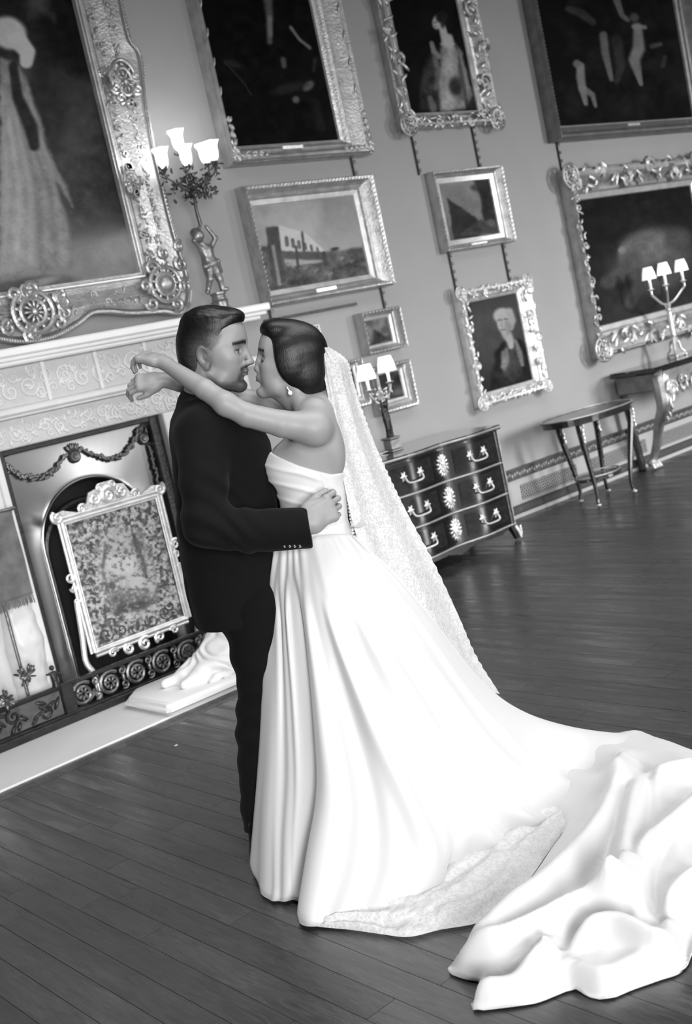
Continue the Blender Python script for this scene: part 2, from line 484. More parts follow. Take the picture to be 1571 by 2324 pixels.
# floor: oak boards laid square to the picture wall, each its own piece
BW = 0.0978; X0 = 1.26-9*BW
floor = structure('floor', MB().box((XL, YF, -0.12), (XR, YW+0.1, -0.014)), 'dark_gap', smooth=False)
structure('floor_surround', MB().box((XL, YF, -0.014), (X0-0.002, YW, 0)).box((X0, YF, -0.014), (XR, 0.3, 0)), 'oak', smooth=False)
board_me = None
def floor_board(x, y0, y1, w=BW):
    global board_me
    g = 0.0009
    if board_me is None:
        m = MB(); m.box((-0.5, -0.5, -0.012), (0.5, 0.5, 0)); o = m.build('floor_board', 'oak', floor, smooth=False); board_me = o.data
    else:
        o = bpy.data.objects.new('floor_board', board_me); COL.objects.link(o); o.parent = floor
    o.location = (x+w/2, (y0+y1)/2, rng.uniform(-0.0006, 0)); o.scale = (w-2*g, y1-y0-2*g, 1)
    return o
HX0, HX1 = 1.0, 4.25
for i in range(118):
    x = X0+i*BW
    if x > 11.9: break
    top = 4.80 if HX0 < x < HX1 else YW-0.03
    if x < 4.3: cuts = [0.3, 1.2+rng.random()*1.9, top]
    else: cuts = [0.3, 2.2+rng.random()*2.4, top]
    if x < 2.7: cuts.insert(2, 3.35+rng.random()*0.9)
    for a, b in zip(cuts[:-1], cuts[1:]): floor_board(x, a, b)
hb = floor_board(0, 0, 1)
hb.location = ((HX0+HX1)/2+0.03, 4.86, 0); hb.scale = (HX1-HX0, 0.114, 1); hb.name = 'border_board'

# skirting with carved band and heating grilles
sk = structure('baseboard_back', MB().box((4.4, YW-0.02, 0.0), (XR, YW, 0.30)), 'skirting_cream', smooth=False)
mb = MB().bbox((4.4, YW-0.045, 0.30), (XR, YW, 0.372), 0.006)
mb.build('carved_band', 'skirting_dark', sk, smooth=False)
mb = MB()
for i in range(150):
    x = 6.55+i*0.03
    mb.ell((x, YW-0.046, 0.336+0.008*math.sin(i*2.1)), (0.012, 0.006, 0.022), 6, 4, None)
o = mb.build('leaf_carving', 'gilt_dull', sk); o['kind'] = 'stuff'
MB().box((4.4, YW-0.055, 0.372), (XR, YW, 0.385)).build('top_moulding', 'skirting_dark', sk, smooth=False)
MB().bbox((4.4, YW-0.04, 0.035), (XR, YW, 0.10), 0.01).build('lower_moulding', 'skirting_dark', sk, smooth=False)
MB().bbox((4.4, YW-0.05, 0.0), (XR, YW, 0.033), 0.006).build('floor_moulding', 'skirting_cream', sk, smooth=False)
def grille(x0, x1, z0=0.125, z1=0.245):
    g = MB().box((x0, YW-0.022, z0), (x1, YW-0.0205, z1)).build('grille_recess', 'dark_gap', sk, smooth=False)
    m = MB(); st = 0.030; n = int((x1-x0)/st)+6; h = z1-z0
    for s in (-1, 1):
        for i in range(-6, n):
            a = x0+i*st; pts = []
            p0 = [a, z0]; p1 = [a+h*0.75, z1]
            if s < 0: p0, p1 = [a, z1], [a+h*0.75, z0]
            d = np.array(p1)-np.array(p0)
            t0 = max(0, (x0-p0[0])/d[0]); t1 = min(1, (x1-p0[0])/d[0])
            if t1 <= t0+0.02: continue
            q0 = np.array(p0)+d*t0; q1 = np.array(p0)+d*t1
            nn = np.array([-d[1], d[0]])/np.linalg.norm(d)*0.0034
            P = [(q0-nn), (q1-nn), (q1+nn), (q0+nn)]
            m.prism(P, 0, 0.004, (EX, EZ, -EY, (0, YW-0.0225, 0)))
    o = m.build('grille_lattice', 'skirting_cream', sk, smooth=False); o['kind'] = 'stuff'
for a, b in ((6.70, 7.42), (7.62, 8.42), (8.62, 9.5)): grille(a, b)

# ================================================================== pictures on the wall
class Paint:
    """a flat oil painting: grey values laid down as soft shapes at places read from the photograph"""
    def __init__(s, P, base, seed, grain=0.04, gscale=0.05):
        d = P-CAM; z = d@FW
        s.x = CX+F_PX*(d@RT)/z; s.y = CY-F_PX*(d@UP)/z; s.seed = seed
        s.g = vnoise(s.x*gscale, s.y*gscale, seed, 5)-0.5
        s.fine = vnoise(s.x*0.3, s.y*0.3, seed+3, 2)-0.5
        s.t = base+grain*s.g
    def _mix(s, a, val, tex=0.0):
        s.t = s.t*(1-a)+a*(val+tex*s.g*2+tex*s.fine); return s
    def ell(s, cx, cy, rx, ry, val, rot=0, soft=0.35, al=1.0, tex=0.05):
        c, n = math.cos(math.radians(rot)), math.sin(math.radians(rot))
        dx, dy = s.x-cx, s.y-cy; q = np.hypot((dx*c+dy*n)/rx, (-dx*n+dy*c)/ry)+s.g*0.35*soft
        a = np.clip((1+soft/2-q)/soft, 0, 1); a = a*a*(3-2*a)
        return s._mix(a*al, val, tex)
    def line(s, pts, w, val, soft=0.6, al=1.0, tex=0.05):
        pts = np.asarray(pts, float); ws = np.broadcast_to(np.asarray(w, float), (len(pts),)); best = np.full(s.x.shape, 9e9)
        for (a, b, wa, wb) in zip(pts[:-1], pts[1:], ws[:-1], ws[1:]):
            ab = b-a; t = np.clip(((s.x-a[0])*ab[0]+(s.y-a[1])*ab[1])/(ab@ab+1e-9), 0, 1)
            best = np.minimum(best, np.hypot(s.x-a[0]-t*ab[0], s.y-a[1]-t*ab[1])/(wa+(wb-wa)*t))
        a = np.clip((1+soft/2-best)/soft, 0, 1); a = a*a*(3-2*a)
        return s._mix(a*al, val, tex)
    def poly(s, pts, val, soft=6, al=1.0, tex=0.05):
        pts = np.asarray(pts, float); ins = np.zeros(s.x.shape, bool); best = np.full(s.x.shape, 9e9)
        for a, b in zip(pts, np.roll(pts, -1, 0)):
            ab = b-a; t = np.clip(((s.x-a[0])*ab[0]+(s.y-a[1])*ab[1])/(ab@ab+1e-9), 0, 1)
            best = np.minimum(best, np.hypot(s.x-a[0]-t*ab[0], s.y-a[1]-t*ab[1]))
            c = (a[1] > s.y) != (b[1] > s.y)
            with np.errstate(divide='ignore', invalid='ignore'):
                ins ^= c & (s.x < (b[0]-a[0])*(s.y-a[1])/(b[1]-a[1]+1e-12)+a[0])
        d = np.where(ins, -best, best)+s.g*soft*1.2
        a = np.clip(0.5-d/soft, 0, 1); a = a*a*(3-2*a)
        return s._mix(a*al, val, tex)
    def grad(s, p0, p1, v0, v1, al=1.0, tex=0.03):
        p0 = np.array(p0, float); d = np.array(p1, float)-p0
        t = np.clip(((s.x-p0[0])*d[0]+(s.y-p0[1])*d[1])/(d@d), 0, 1)
        return s._mix(np.full(s.x.shape, al), v0+(v1-v0)*t, tex)
    def clouds(s, val, scale, lo, hi, al=1.0, seed=0):
        n = vnoise(s.x*scale, s.y*scale, s.seed+seed+20, 5); a = np.clip((n-lo)/(hi-lo), 0, 1)
        return s._mix(a*al, val, 0.02)

def flat_panel(name, parent, material, x0, x1, z0, z1, Y, painter, base, seed, step=0.008, **kw):
    nx = max(3, int((x1-x0)/step)+1); nz = max(3, int((z1-z0)/step)+1)
    X, Z = np.meshgrid(np.linspace(x0, x1, nx), np.linspace(z0, z1, nz))
    P = np.stack([X, np.full_like(X, Y), Z], -1); pt = Paint(P.reshape(-1, 3), base, seed, **kw)
    painter(pt)
    return MB().grid(P[:, ::-1]).build(name, material, parent, tone=np.clip(pt.t, 0.01, 1).reshape(nz, nx)[:, ::-1].ravel())

def sweep(mb, rect, prof, Y=None):
    """mitred moulding: prof = (inset from the outer edge, distance out from the wall)"""
    x0, x1, z0, z1 = rect; Y = YW if Y is None else Y; vs = []
    for ins, out in prof:
        for (x, z) in ((x0+ins, z0+ins), (x1-ins, z0+ins), (x1-ins, z1-ins), (x0+ins, z1-ins)): vs.append((x, Y-out, z))
    n = len(prof)
    return mb.add(vs, [(i*4+j, i*4+(j+1) % 4, (i+1)*4+(j+1) % 4, (i+1)*4+j) for i in range(n-1) for j in range(4)])

def leaf(mb, p, d, ln, w, th, n=EY):
    d = np.asarray(d, float); d /= np.linalg.norm(d); e = np.cross(n, d)
    R = np.stack([d, e, np.asarray(n, float)], 1)
    mb.ell(p, (ln/2, w/2, th), 7, 4, R)

def foliage(mb, a, b, width, out, count, r, size=1.0):
    """running carved leaves and scrolls between two wall points (x, z), at depth `out` before the wall"""
    a = np.array(a, float); b = np.array(b, float); d = b-a; L = np.linalg.norm(d); d /= L; n = np.array([-d[1], d[0]])
    for i in range(count):
        t = (i+0.5)/count*L; s = 1 if i % 2 else -1
        c = a+d*t+n*s*width*0.22
        if i % 3 == 0:
            pth = spiral((c[0], YW-out, c[1]), 0.42*width*size, 1.3, EX, EZ, r.uniform(0, 6.28), s, n=12)
            mb.tube(pth, np.linspace(0.09, 0.05, len(pth))*width*size*1.3, 5)
        for k in range(2):
            ang = math.atan2(d[1], d[0])+s*r.uniform(0.2, 1.2)
            q = a+d*(t+r.uniform(-0.4, 0.4)*L/count)+n*r.uniform(-0.5, 0.5)*width
            leaf(mb, (q[0], YW-out+r.uniform(-0.004, 0.004), q[1]), (math.cos(ang), 0, math.sin(ang)), width*r.uniform(0.45, 0.8)*size, width*0.22*size, 0.010)

def cartouche(mb, x, z, rad, out, r, petals=9, squash=1.0):
    """shell rosette in carved wood"""
    for rr, th in ((1.0, 0.13), (0.62, 0.12)):
        a = np.linspace(0, 2*math.pi, 25)
        mb.tube([(x+rad*rr*math.cos(t), YW-out, z+rad*rr*squash*math.sin(t)) for t in a], rad*th, 6, cap=False)
    for i in range(petals):
        t = 2*math.pi*i/petals
        leaf(mb, (x+0.80*rad*math.cos(t), YW-out, z+0.80*squash*rad*math.sin(t)), (math.cos(t), 0, math.sin(t)), rad*0.36, rad*0.22, rad*0.14)
        leaf(mb, (x+0.35*rad*math.cos(t+.3), YW-out-rad*.1, z+0.35*squash*rad*math.sin(t+.3)), (math.cos(t+.3), 0, math.sin(t+.3)), rad*0.42, rad*0.18, rad*0.14)
    mb.ell((x, YW-out-rad*0.12, z), (rad*0.2, rad*0.2, rad*0.2), 8, 5)

def picture(label, outer, inner, depth, painter, base, seed, material='gilt', slip_w=0.02, style='plain', step=0.008, plaque=True, **kw):
    """framed painting: frame, slip, canvas, carving, plaque"""
    x0, x1, z0, z1 = outer; r = random.Random(seed); t = thing('framed_painting', ((x0+x1)/2, YW, z0), label, 'painting', 'framed paintings hung on the long wall')
    ix0, ix1, iz0, iz1 = inner; w = min(ix0-x0, x1-ix1, iz0-z0, z1-iz1); wm = (ix0-x0+x1-ix1+iz0-z0+z1-iz1)/4-slip_w
    fr = MB()
    prof = [(0, 0.004), (0, depth*0.62), (wm*0.06, depth*0.72), (wm*0.10, depth*0.70), (wm*0.16, depth), (wm*0.34, depth*0.96), (wm*0.55, depth*0.66),
            (wm*0.72, depth*0.52), (wm*0.80, depth*0.60), (wm*0.92, depth*0.55), (wm, depth*0.42)]
    # fit the frame's four sides to their own widths
    vs = []
    ww = (ix0-x0-slip_w, x1-ix1-slip_w, iz0-z0-slip_w, z1-iz1-slip_w)
    for ins, out in prof:
        f = ins/wm
        for (x, z) in ((x0+f*ww[0], z0+f*ww[2]), (x1-f*ww[1], z0+f*ww[2]), (x1-f*ww[1], z1-f*ww[3]), (x0+f*ww[0], z1-f*ww[3])): vs.append((x, YW-out, z))
    fr.add(vs, [(i*4+j, i*4+(j+1) % 4, (i+1)*4+(j+1) % 4, (i+1)*4+j) for i in range(len(prof)-1) for j in range(4)])
    fr.build('frame', material, t, sharp=25)
    sl = MB(); sweep(sl, (ix0-slip_w, ix1+slip_w, iz0-slip_w, iz1+slip_w), [(0, depth*0.42), (0.002, depth*0.46), (slip_w*0.9, depth*0.36), (slip_w, depth*0.28), (slip_w+0.004, depth*0.2)])
    sl.build('slip', 'gilt_bright', t, sharp=25)
    flat_panel('canvas', t, 'canvas_oil', ix0-0.003, ix1+0.003, iz0-0.003, iz1+0.003, YW-depth*0.24, painter, base, seed, step, **kw)
    ca = MB(); wl, wr, wb, wt = ww
    if style == 'leafy':
        for (a, b, wd) in (((x0+wl*.45, z0), (x0+wl*.45, z1), wl), ((x1-wr*.45, z0), (x1-wr*.45, z1), wr), ((x0, z0+wb*.45), (x1, z0+wb*.45), wb), ((x0, z1-wt*.45), (x1, z1-wt*.45), wt)):
            foliage(ca, a, b, wd*0.95, depth*0.92, max(8, int(np.linalg.norm(np.array(b)-np.array(a))/(wd*0.55))), r)
        for (x, z) in ((x0+wl*.3, z0+wb*.3), (x1-wr*.3, z0+wb*.3), (x1-wr*.3, z1-wt*.3), (x0+wl*.3, z1-wt*.3)): cartouche(ca, x, z, wm*0.62, depth*0.95, r, 7)
    elif style == 'corners':
        for (x, z, sx, sz) in ((x0, z0, 1, 1), (x1, z0, -1, 1), (x1, z1, -1, -1), (x0, z1, 1, -1)):
            for k in range(6):
                q = (x+sx*wm*(0.25+0.34*k), z+sz*wm*0.30); q2 = (x+sx*wm*0.30, z+sz*wm*(0.25+0.34*k))
                for c, an in ((q, 0), (q2, math.pi/2)):
                    ang = an+r.uniform(-0.7, 0.7)
                    leaf(ca, (c[0], YW-depth*0.97, c[1]), (math.cos(ang), 0, math.sin(ang)), wm*0.55*(1-0.07*k), wm*0.22, 0.016)
                    pth = spiral((c[0], YW-depth*0.97, c[1]), wm*0.22*(1-0.08*k), 1.2, EX, EZ, r.uniform(0, 6), sx, n=10); ca.tube(pth, wm*0.05, 5)
        for k in range(8):
            z = z0+(z1-z0)*(0.2+0.08*k)
            leaf(ca, (x0+wl*.35, YW-depth*0.98, z), (0.3, 0, 1), wm*0.5, wm*0.12, 0.01); leaf(ca, (x1-wr*.35, YW-depth*0.98, z), (0.3, 0, 1), wm*0.5, wm*0.12, 0.01)
    else:
        n = int((x1-x0)/0.03)
        for i in range(n):
            x = x0+(x1-x0)*(i+.5)/n
            for z in (z0+wb*.25, z1-wt*.25): leaf(ca, (x, YW-depth*0.985, z), (0.7, 0, 0.7), 0.026, 0.010, 0.005)
        n = int((z1-z0)/0.03)
        for i in range(n):
            z = z0+(z1-z0)*(i+.5)/n
            for x in (x0+wl*.25, x1-wr*.25): leaf(ca, (x, YW-depth*0.985, z), (0.7, 0, 0.7), 0.026, 0.010, 0.005)
    o = ca.build('carving', material, t); o['kind'] = 'stuff'
    if plaque:
        xm = (ix0+ix1)/2; q = MB(); pw = min(0.09, (ix1-ix0)*0.16)
        q.bbox((xm-pw, YW-depth*0.66, iz0-slip_w-0.030), (xm+pw, YW-depth*0.5, iz0-slip_w-0.006), 0.002); q.build('plaque', 'gilt_bright', t, smooth=False)
    return t

# --- the tall portrait over the chimneypiece
def p1(p):
    p.grad((250, 0), (150, 640), 0.10, 0.40)
    p.ell(230, 60, 150, 120, 0.07, al=0.8).ell(60, 250, 90, 160, 0.16, al=0.5)
    p.clouds(0.38, 0.012, 0.5, 0.75, 0.6)
    p.ell(190, 420, 110, 70, 0.24, al=0.8, soft=0.8).ell(280, 330, 80, 150, 0.14, al=0.7, soft=0.9)
    p.ell(200, 600, 170, 60, 0.55, rot=-10, soft=0.9, al=0.8).ell(60, 660, 120, 30, 0.30, rot=-10, al=0.6)
    p.ell(270, 560, 60, 30, 0.6, rot=-20, soft=1.0, al=0.5)
    p.poly([(0, 130), (45, 150), (85, 250), (120, 400), (160, 520), (165, 590), (80, 620), (0, 640)], 0.52, 14, tex=0.10)
    p.poly([(0, 200), (40, 260), (70, 420), (80, 600), (0, 620)], 0.66, 30, al=0.8, tex=0.08)
    for k in range(9):
        p.line([(10+k*9, 250+k*8), (30+k*14, 430), (20+k*18, 590)], (4, 7, 11), 0.74 if k % 2 else 0.44, 1.8, 0.2)
    p.poly([(62, 200), (100, 330), (150, 420), (165, 470), (120, 400), (80, 300)], 0.62, 12, al=0.7)
    p.line([(30, 150), (40, 220), (70, 290), (78, 330)], (10, 12, 16, 12), 0.12, 0.8, 0.85)
    p.ell(20, 75, 42, 36, 0.70, rot=30, soft=0.4, tex=0.06).line([(40, 90), (62, 118), (60, 140)], (20, 18, 15), 0.72, 0.5)
    p.ell(95, 640, 40, 8, 0.62, rot=-15, soft=0.9, al=0.7)
def frame_over_mantel():
    x0, x1, z0, z1 = 1.95, 3.97, 2.06, 5.15; ix0, ix1, iz0, iz1 = 2.20, 3.715, 2.275, 4.95
    t = thing('framed_painting', (2.96, YW, z0), 'very large full length portrait in a carved rococo gilt frame above the white mantelpiece', 'painting', 'framed paintings hung on the long wall')
    d = 0.14
    fr = MB(); sweep(fr, (ix0-0.20, ix1+0.20, iz0-0.16, iz1+0.16), [(0, 0.004), (0, d*0.5), (0.03, d*0.75), (0.07, d*0.6), (0.12, d*0.45), (0.15, d*0.62), (0.165, d*0.6)])
    # wavy outer rail
    bot = [(426, 690), (405, 712), (370, 708), (335, 710), (290, 712), (245, 708), (205, 712), (175, 735), (120, 765), (60, 772), (0, 762), (-60, 772)]
    rgt = [(262, -80), (272, 0), (292, 90), (316, 125), (325, 200), (329, 245), (334, 275), (346, 340), (366, 425), (392, 530), (418, 610), (428, 660), (426, 690)]
    pb = np.array([onY(a, b, YW-0.10)[[0, 2]] for a, b in bot]); pr = np.array([onY(a, b, YW-0.10)[[0, 2]] for a, b in rgt])
    lft = [(5.92-x, z) for x, z in pb[::-1] if x > 2.9]
    mir = np.array([(5.92-x, z) for x, z in pr])
    bl = np.vstack([pb[pb[:, 0] > 2.9], [(5.92-x, z) for x, z in pb[::-1] if x > 2.93]])
    bl = catmull(bl, 4); rc = catmull(pr, 4)
    def band(curve, inner_fn, nm):
        m = MB(); k = len(curve); inn = np.array([inner_fn(c) for c in curve]); P = np.zeros((k, 6, 3))
        for j, (f, out) in enumerate(((0, 0.01), (0, 0.085), (0.12, 0.12), (0.3, 0.10), (0.7, 0.075), (1.0, 0.07))):
            q = curve*(1-f)+inn*f; P[:, j, 0] = q[:, 0]; P[:, j, 2] = q[:, 1]; P[:, j, 1] = YW-out
        m.grid(P); m.tube(np.stack([curve[:, 0], np.full(k, YW-0.115), curve[:, 1]], 1), 0.013, 6)
        for i in range(0, k*3):
            c = curve[min(k-1, i//3)]*(1-(i % 3)/3)+curve[min(k-1, i//3+1)]*((i % 3)/3)
            m.ell((c[0], YW-0.125, c[1]), (0.009, 0.007, 0.011), 6, 4)
        m.build(nm, 'gilt', t)
    band(bl, lambda c: np.array([min(max(c[0], ix0-0.03), ix1+0.03), iz0-0.03]), 'frame_rail')
    band(rc, lambda c: np.array([ix1+0.03, max(c[1], iz0-0.03)]), 'frame_rail')
    band(np.array([(5.92-x, z) for x, z in rc]), lambda c: np.array([ix0-0.03, max(c[1], iz0-0.03)]), 'frame_rail')
    fr.build('frame', 'gilt', t, sharp=25)
    sl = MB(); sweep(sl, (ix0-0.03, ix1+0.03, iz0-0.03, iz1+0.03), [(0, 0.07), (0.005, 0.10), (0.014, 0.10), (0.018, 0.085), (0.026, 0.085), (0.032, 0.05)])
    sl.build('slip', 'gilt_bright', t, sharp=25)
    flat_panel('canvas', t, 'canvas_oil', ix0-0.003, ix1+0.003, iz0-0.003, 4.3, YW-0.055, p1, 0.12, 3, 0.009)
    MB().box((ix0, YW-0.055, 4.3), (ix1, YW-0.03, iz1)).build('canvas_top', 'soot', t, smooth=False)
    r = random.Random(5); m = MB()
    cx_, cz_ = onY(375, 645, YW-0.12)[[0, 2]]
    for sx in (1, -1):
        X = lambda x: x if sx > 0 else 5.92-x
        cartouche(m, X(cx_), cz_, 0.105, 0.125, r, 11); m.ell((X(cx_), YW-0.13, cz_), (0.06, 0.04, 0.055), 12, 7)
        for (px, py, rad, st) in ((345, 610, .05, 0), (410, 600, .045, 2), (420, 650, .05, 1), (400, 690, .05, 4), (345, 690, .045, 3), (330, 650, .04, 5), (405, 560, .035, 1), (370, 575, .035, 2)):
            a, b = onY(px, py, YW-0.12)[[0, 2]]; pth = spiral((X(a), YW-0.125, b), rad, 1.4, EX, EZ, st, sx, n=14); m.tube(pth, np.linspace(0.016, 0.008, 14), 6)
        for (px, py, rad) in ((283, 185, 0.085), (300, 410, 0.05)):
            a, b = onY(px, py, YW-0.12)[[0, 2]]; cartouche(m, X(a), b, rad, 0.12, r, 8, 1.5)
            for k in range(9):
                th = r.uniform(0, 6.28); pth = spiral((X(a)+rad*0.9*math.cos(th), YW-0.125, b+1.6*rad*math.sin(th)), rad*0.4, 1.3, EX, EZ, r.uniform(0, 6), sx, n=12); m.tube(pth, 0.011, 5)
        foliage(m, (X(3.80), 2.33), (X(3.83), 2.75), 0.07, 0.085, 9, r); foliage(m, (X(3.80), 2.95), (X(3.82), 3.25), 0.05, 0.085, 6, r)
    a, b = 2.96, onY(95, 705, YW-0.12)[2]
    cartouche(m, a, b, 0.12, 0.125, r, 11)
    for k in range(16):
        th = r.uniform(0, 6.28); pth = spiral((a+0.20*math.cos(th), YW-0.125, b+0.12*math.sin(th)), 0.045, 1.4, EX, EZ, r.uniform(0, 6), 1 if k % 2 else -1, n=13); m.tube(pth, np.linspace(0.016, 0.008, 13), 6)
    foliage(m, (2.35, 2.19), (2.72, 2.17), 0.06, 0.08, 8, r); foliage(m, (3.2, 2.17), (3.6, 2.19), 0.06, 0.08, 8, r)
    for sx in (1, -1):
        X = lambda x: x if sx > 0 else 5.92-x
        foliage(m, (X(3.885), 2.30), (X(3.93), 3.15), 0.055, 0.10, 20, r); foliage(m, (X(3.90), 3.15), (X(3.93), 3.85), 0.06, 0.10, 16, r); foliage(m, (X(3.79), 3.25), (X(3.82), 3.9), 0.06, 0.085, 12, r)
    foliage(m, (2.25, 2.13), (3.7, 2.13), 0.05, 0.10, 26, r)
    o = m.build('carving', 'gilt', t); o['kind'] = 'stuff'
    MB().bbox((3.36, YW-0.115, 2.085), (3.42, YW-0.09, 2.115), 0.003).build('plaque', 'gilt_dark', t, smooth=False)
frame_over_mantel()

def p2(p):
    p.ell(650, 160, 160, 200, 0.035, al=0.9)
    p.line([(607, -10), (612, 40), (612, 95)], (10, 8, 6), 0.42, 1.2, 0.7).line([(612, 40), (614, 80)], 5, 0.5, 1.0, 0.6)
    p.line([(660, 62), (680, 90), (703, 108)], (4, 3, 4), 0.50, 0.9, 0.8)
    p.line([(643, 135), (645, 150)], (6, 5), 0.42, 1.2, 0.7).line([(510, 140), (555, 190), (570, 215)], 2, 0.17, 1.2, 0.8)
    p.ell(530, 145, 22, 8, 0.16, 20, 1.2, 0.8).ell(700, 195, 15, 9, 0.40, -40, 0.8, 0.85).ell(672, 226, 8, 8, 0.40, 0, 0.8, 0.85)
    p.ell(655, 200, 38, 12, 0.15, -15, 1.0, 0.8).line([(715, 135), (712, 160)], 4, 0.18, 1.2, 0.7).line([(715, 230), (730, 290)], 9, 0.12, 1.2, 0.7)
picture('tall dark picture in a gilt frame right of the mantel candelabrum, above the harbour view', (4.555, 5.80, 2.86, 5.1), (4.63, 5.56, 2.985, 4.9), 0.13, p2, 0.035, 21, 'gilt', style='corners', step=0.01, plaque=True)

def p3(p):
    p.grad((700, 430), (740, 640), 0.50, 0.66)
    p.clouds(0.72, 0.010, 0.45, 0.7, 0.5)
    p.poly([(590, 560), (700, 575), (850, 560), (860, 640), (600, 680)], 0.36, 8, tex=0.12)
    p.poly([(620, 650), (850, 585), (860, 630), (630, 670)], 0.30, 14, al=0.8, tex=0.14)
    p.poly([(603, 516), (632, 514), (648, 640), (618, 650)], 0.30, 5, tex=0.06)
    p.poly([(633, 512), (690, 526), (735, 566), (735, 578), (640, 570)], 0.74, 4, tex=0.03)
    for k in range(6): p.line([(650+k*14, 540+k*4.5), (652+k*14, 556+k*3)], (4.5-.4*k), 0.40, 0.6)
    p.poly([(640, 570), (735, 572), (735, 590), (645, 585)], 0.34, 5, tex=0.05).poly([(645, 588), (735, 592), (700, 600), (648, 604)], 0.62, 5)
    p.line([(686, 528), (690, 570)], 3, 0.35, 0.7).line([(672, 560), (678, 620)], 3, 0.30, 0.8).ell(760, 565, 10, 4, 0.25, -10, 0.8)
    p.line([(620, 560), (635, 645)], 4, 0.60, 0.7, 0.7).line([(735, 575), (740, 600)], 5, 0.28, 0.8)
    for k in range(26): p.line([(640+k*8.3, 640-(k*37 % 40)-k*1.2), (645+k*8.3, 636-(k*37 % 40)-k*1.2)], 3, 0.2+0.5*((k*53 % 10)/10), 1.2, 0.5)
picture('wide harbour view with a white palace in a broad gilt frame', (4.605, 5.75, 1.945, 2.725), (4.675, 5.575, 2.05, 2.60), 0.12, p3, 0.55, 31, 'gilt', slip_w=0.035, step=0.008)

def p4(p):
    p.ell(1450, 130, 120, 150, 0.075, al=0.8)
    p.clouds(0.14, 0.02, 0.5, 0.8, 0.7)
    def fig(pts, w, v): p.line(pts, w, v, 0.8, 0.85, 0.07)
    fig([(1318, 150), (1318, 175), (1322, 200), (1330, 235)], (9, 10, 9, 5), 0.52); fig([(1322, 200), (1345, 215), (1352, 240)], (8, 6, 4), 0.48); p.ell(1310, 145, 9, 9, 0.40, 0, 0.7)
    fig([(1370, 80), (1374, 120), (1388, 180)], (9, 9, 5), 0.42); fig([(1448, 62), (1450, 110), (1440, 135), (1455, 190)], (10, 14, 13, 5), 0.52); fig([(1440, 60), (1465, 62)], (6, 4), 0.5)
    fig([(1400, 0), (1412, 35), (1425, 45)], (8, 6, 5), 0.40); fig([(1290, 20), (1320, 30), (1345, 50)], (7, 10, 8), 0.24); fig([(1480, 105), (1500, 100)], (6, 4), 0.30)
    fig([(1400, 90), (1410, 150), (1400, 185)], (12, 10, 6), 0.18); p.ell(1440, 40, 10, 10, 0.30, 0, 0.8); fig([(1510, 130), (1505, 150)], 5, 0.22)
picture('large dark picture of pale nude figures high above the gilt console', (7.87, 10.2, 2.85, 5.1), (7.95, 10.02, 2.975, 4.9), 0.14, p4, 0.05, 41, 'gilt_dull', step=0.012)

def p5(p):
    p.grad((1400, 440), (1480, 730), 0.07, 0.16)
    p.clouds(0.24, 0.015, 0.5, 0.8, 0.5)
    p.ell(1490, 590, 85, 70, 0.30, -15, 0.7, 0.8, 0.08).ell(1470, 560, 60, 38, 0.38, -10, 0.7, 0.8, 0.07)
    p.ell(1425, 575, 22, 28, 0.33, 10, 0.6, 0.9).ell(1412, 568, 9, 8, 0.42, 0, 0.7).line([(1380, 640), (1420, 610)], (16, 20), 0.28, 1.0, 0.8)
    p.line([(1440, 590), (1450, 650), (1430, 690)], (20, 16, 12), 0.26, 1.0, 0.7).ell(1540, 540, 30, 25, 0.26, 0, 0.9, 0.8)
picture('wide dark animal picture in a leafy gilt frame behind the three shaded candlestick', (7.90, 9.95, 1.045, 2.615), (8.035, 9.78, 1.30, 2.36), 0.13, p5, 0.08, 51, 'gilt', style='leafy', slip_w=0.045, step=0.011, plaque=False)

def p6(p):
    p.grad((1060, 410), (1090, 530), 0.46, 0.36)
    p.clouds(0.56, 0.03, 0.45, 0.7, 0.5)
    p.poly([(1015, 450), (1048, 470), (1085, 500), (1090, 540), (1030, 545)], 0.17, 6, tex=0.05).poly([(1070, 405), (1124, 402), (1145, 530), (1100, 500), (1090, 440)], 0.17, 8, tex=0.06)
    p.poly([(1040, 535), (1090, 500), (1145, 510), (1145, 530)], 0.26, 8, tex=0.1).ell(1115, 505, 10, 8, 0.40, 0, 0.9, 0.7).ell(1080, 425, 12, 8, 0.18, 0, 0.9, .7)
picture('small landscape with a pale sky hanging between the lady and the wigged man', (6.36, 7.165, 2.11, 2.705), (6.465, 7.035, 2.195, 2.615), 0.085, p6, 0.4, 61, 'gilt', slip_w=0.04, step=0.009)

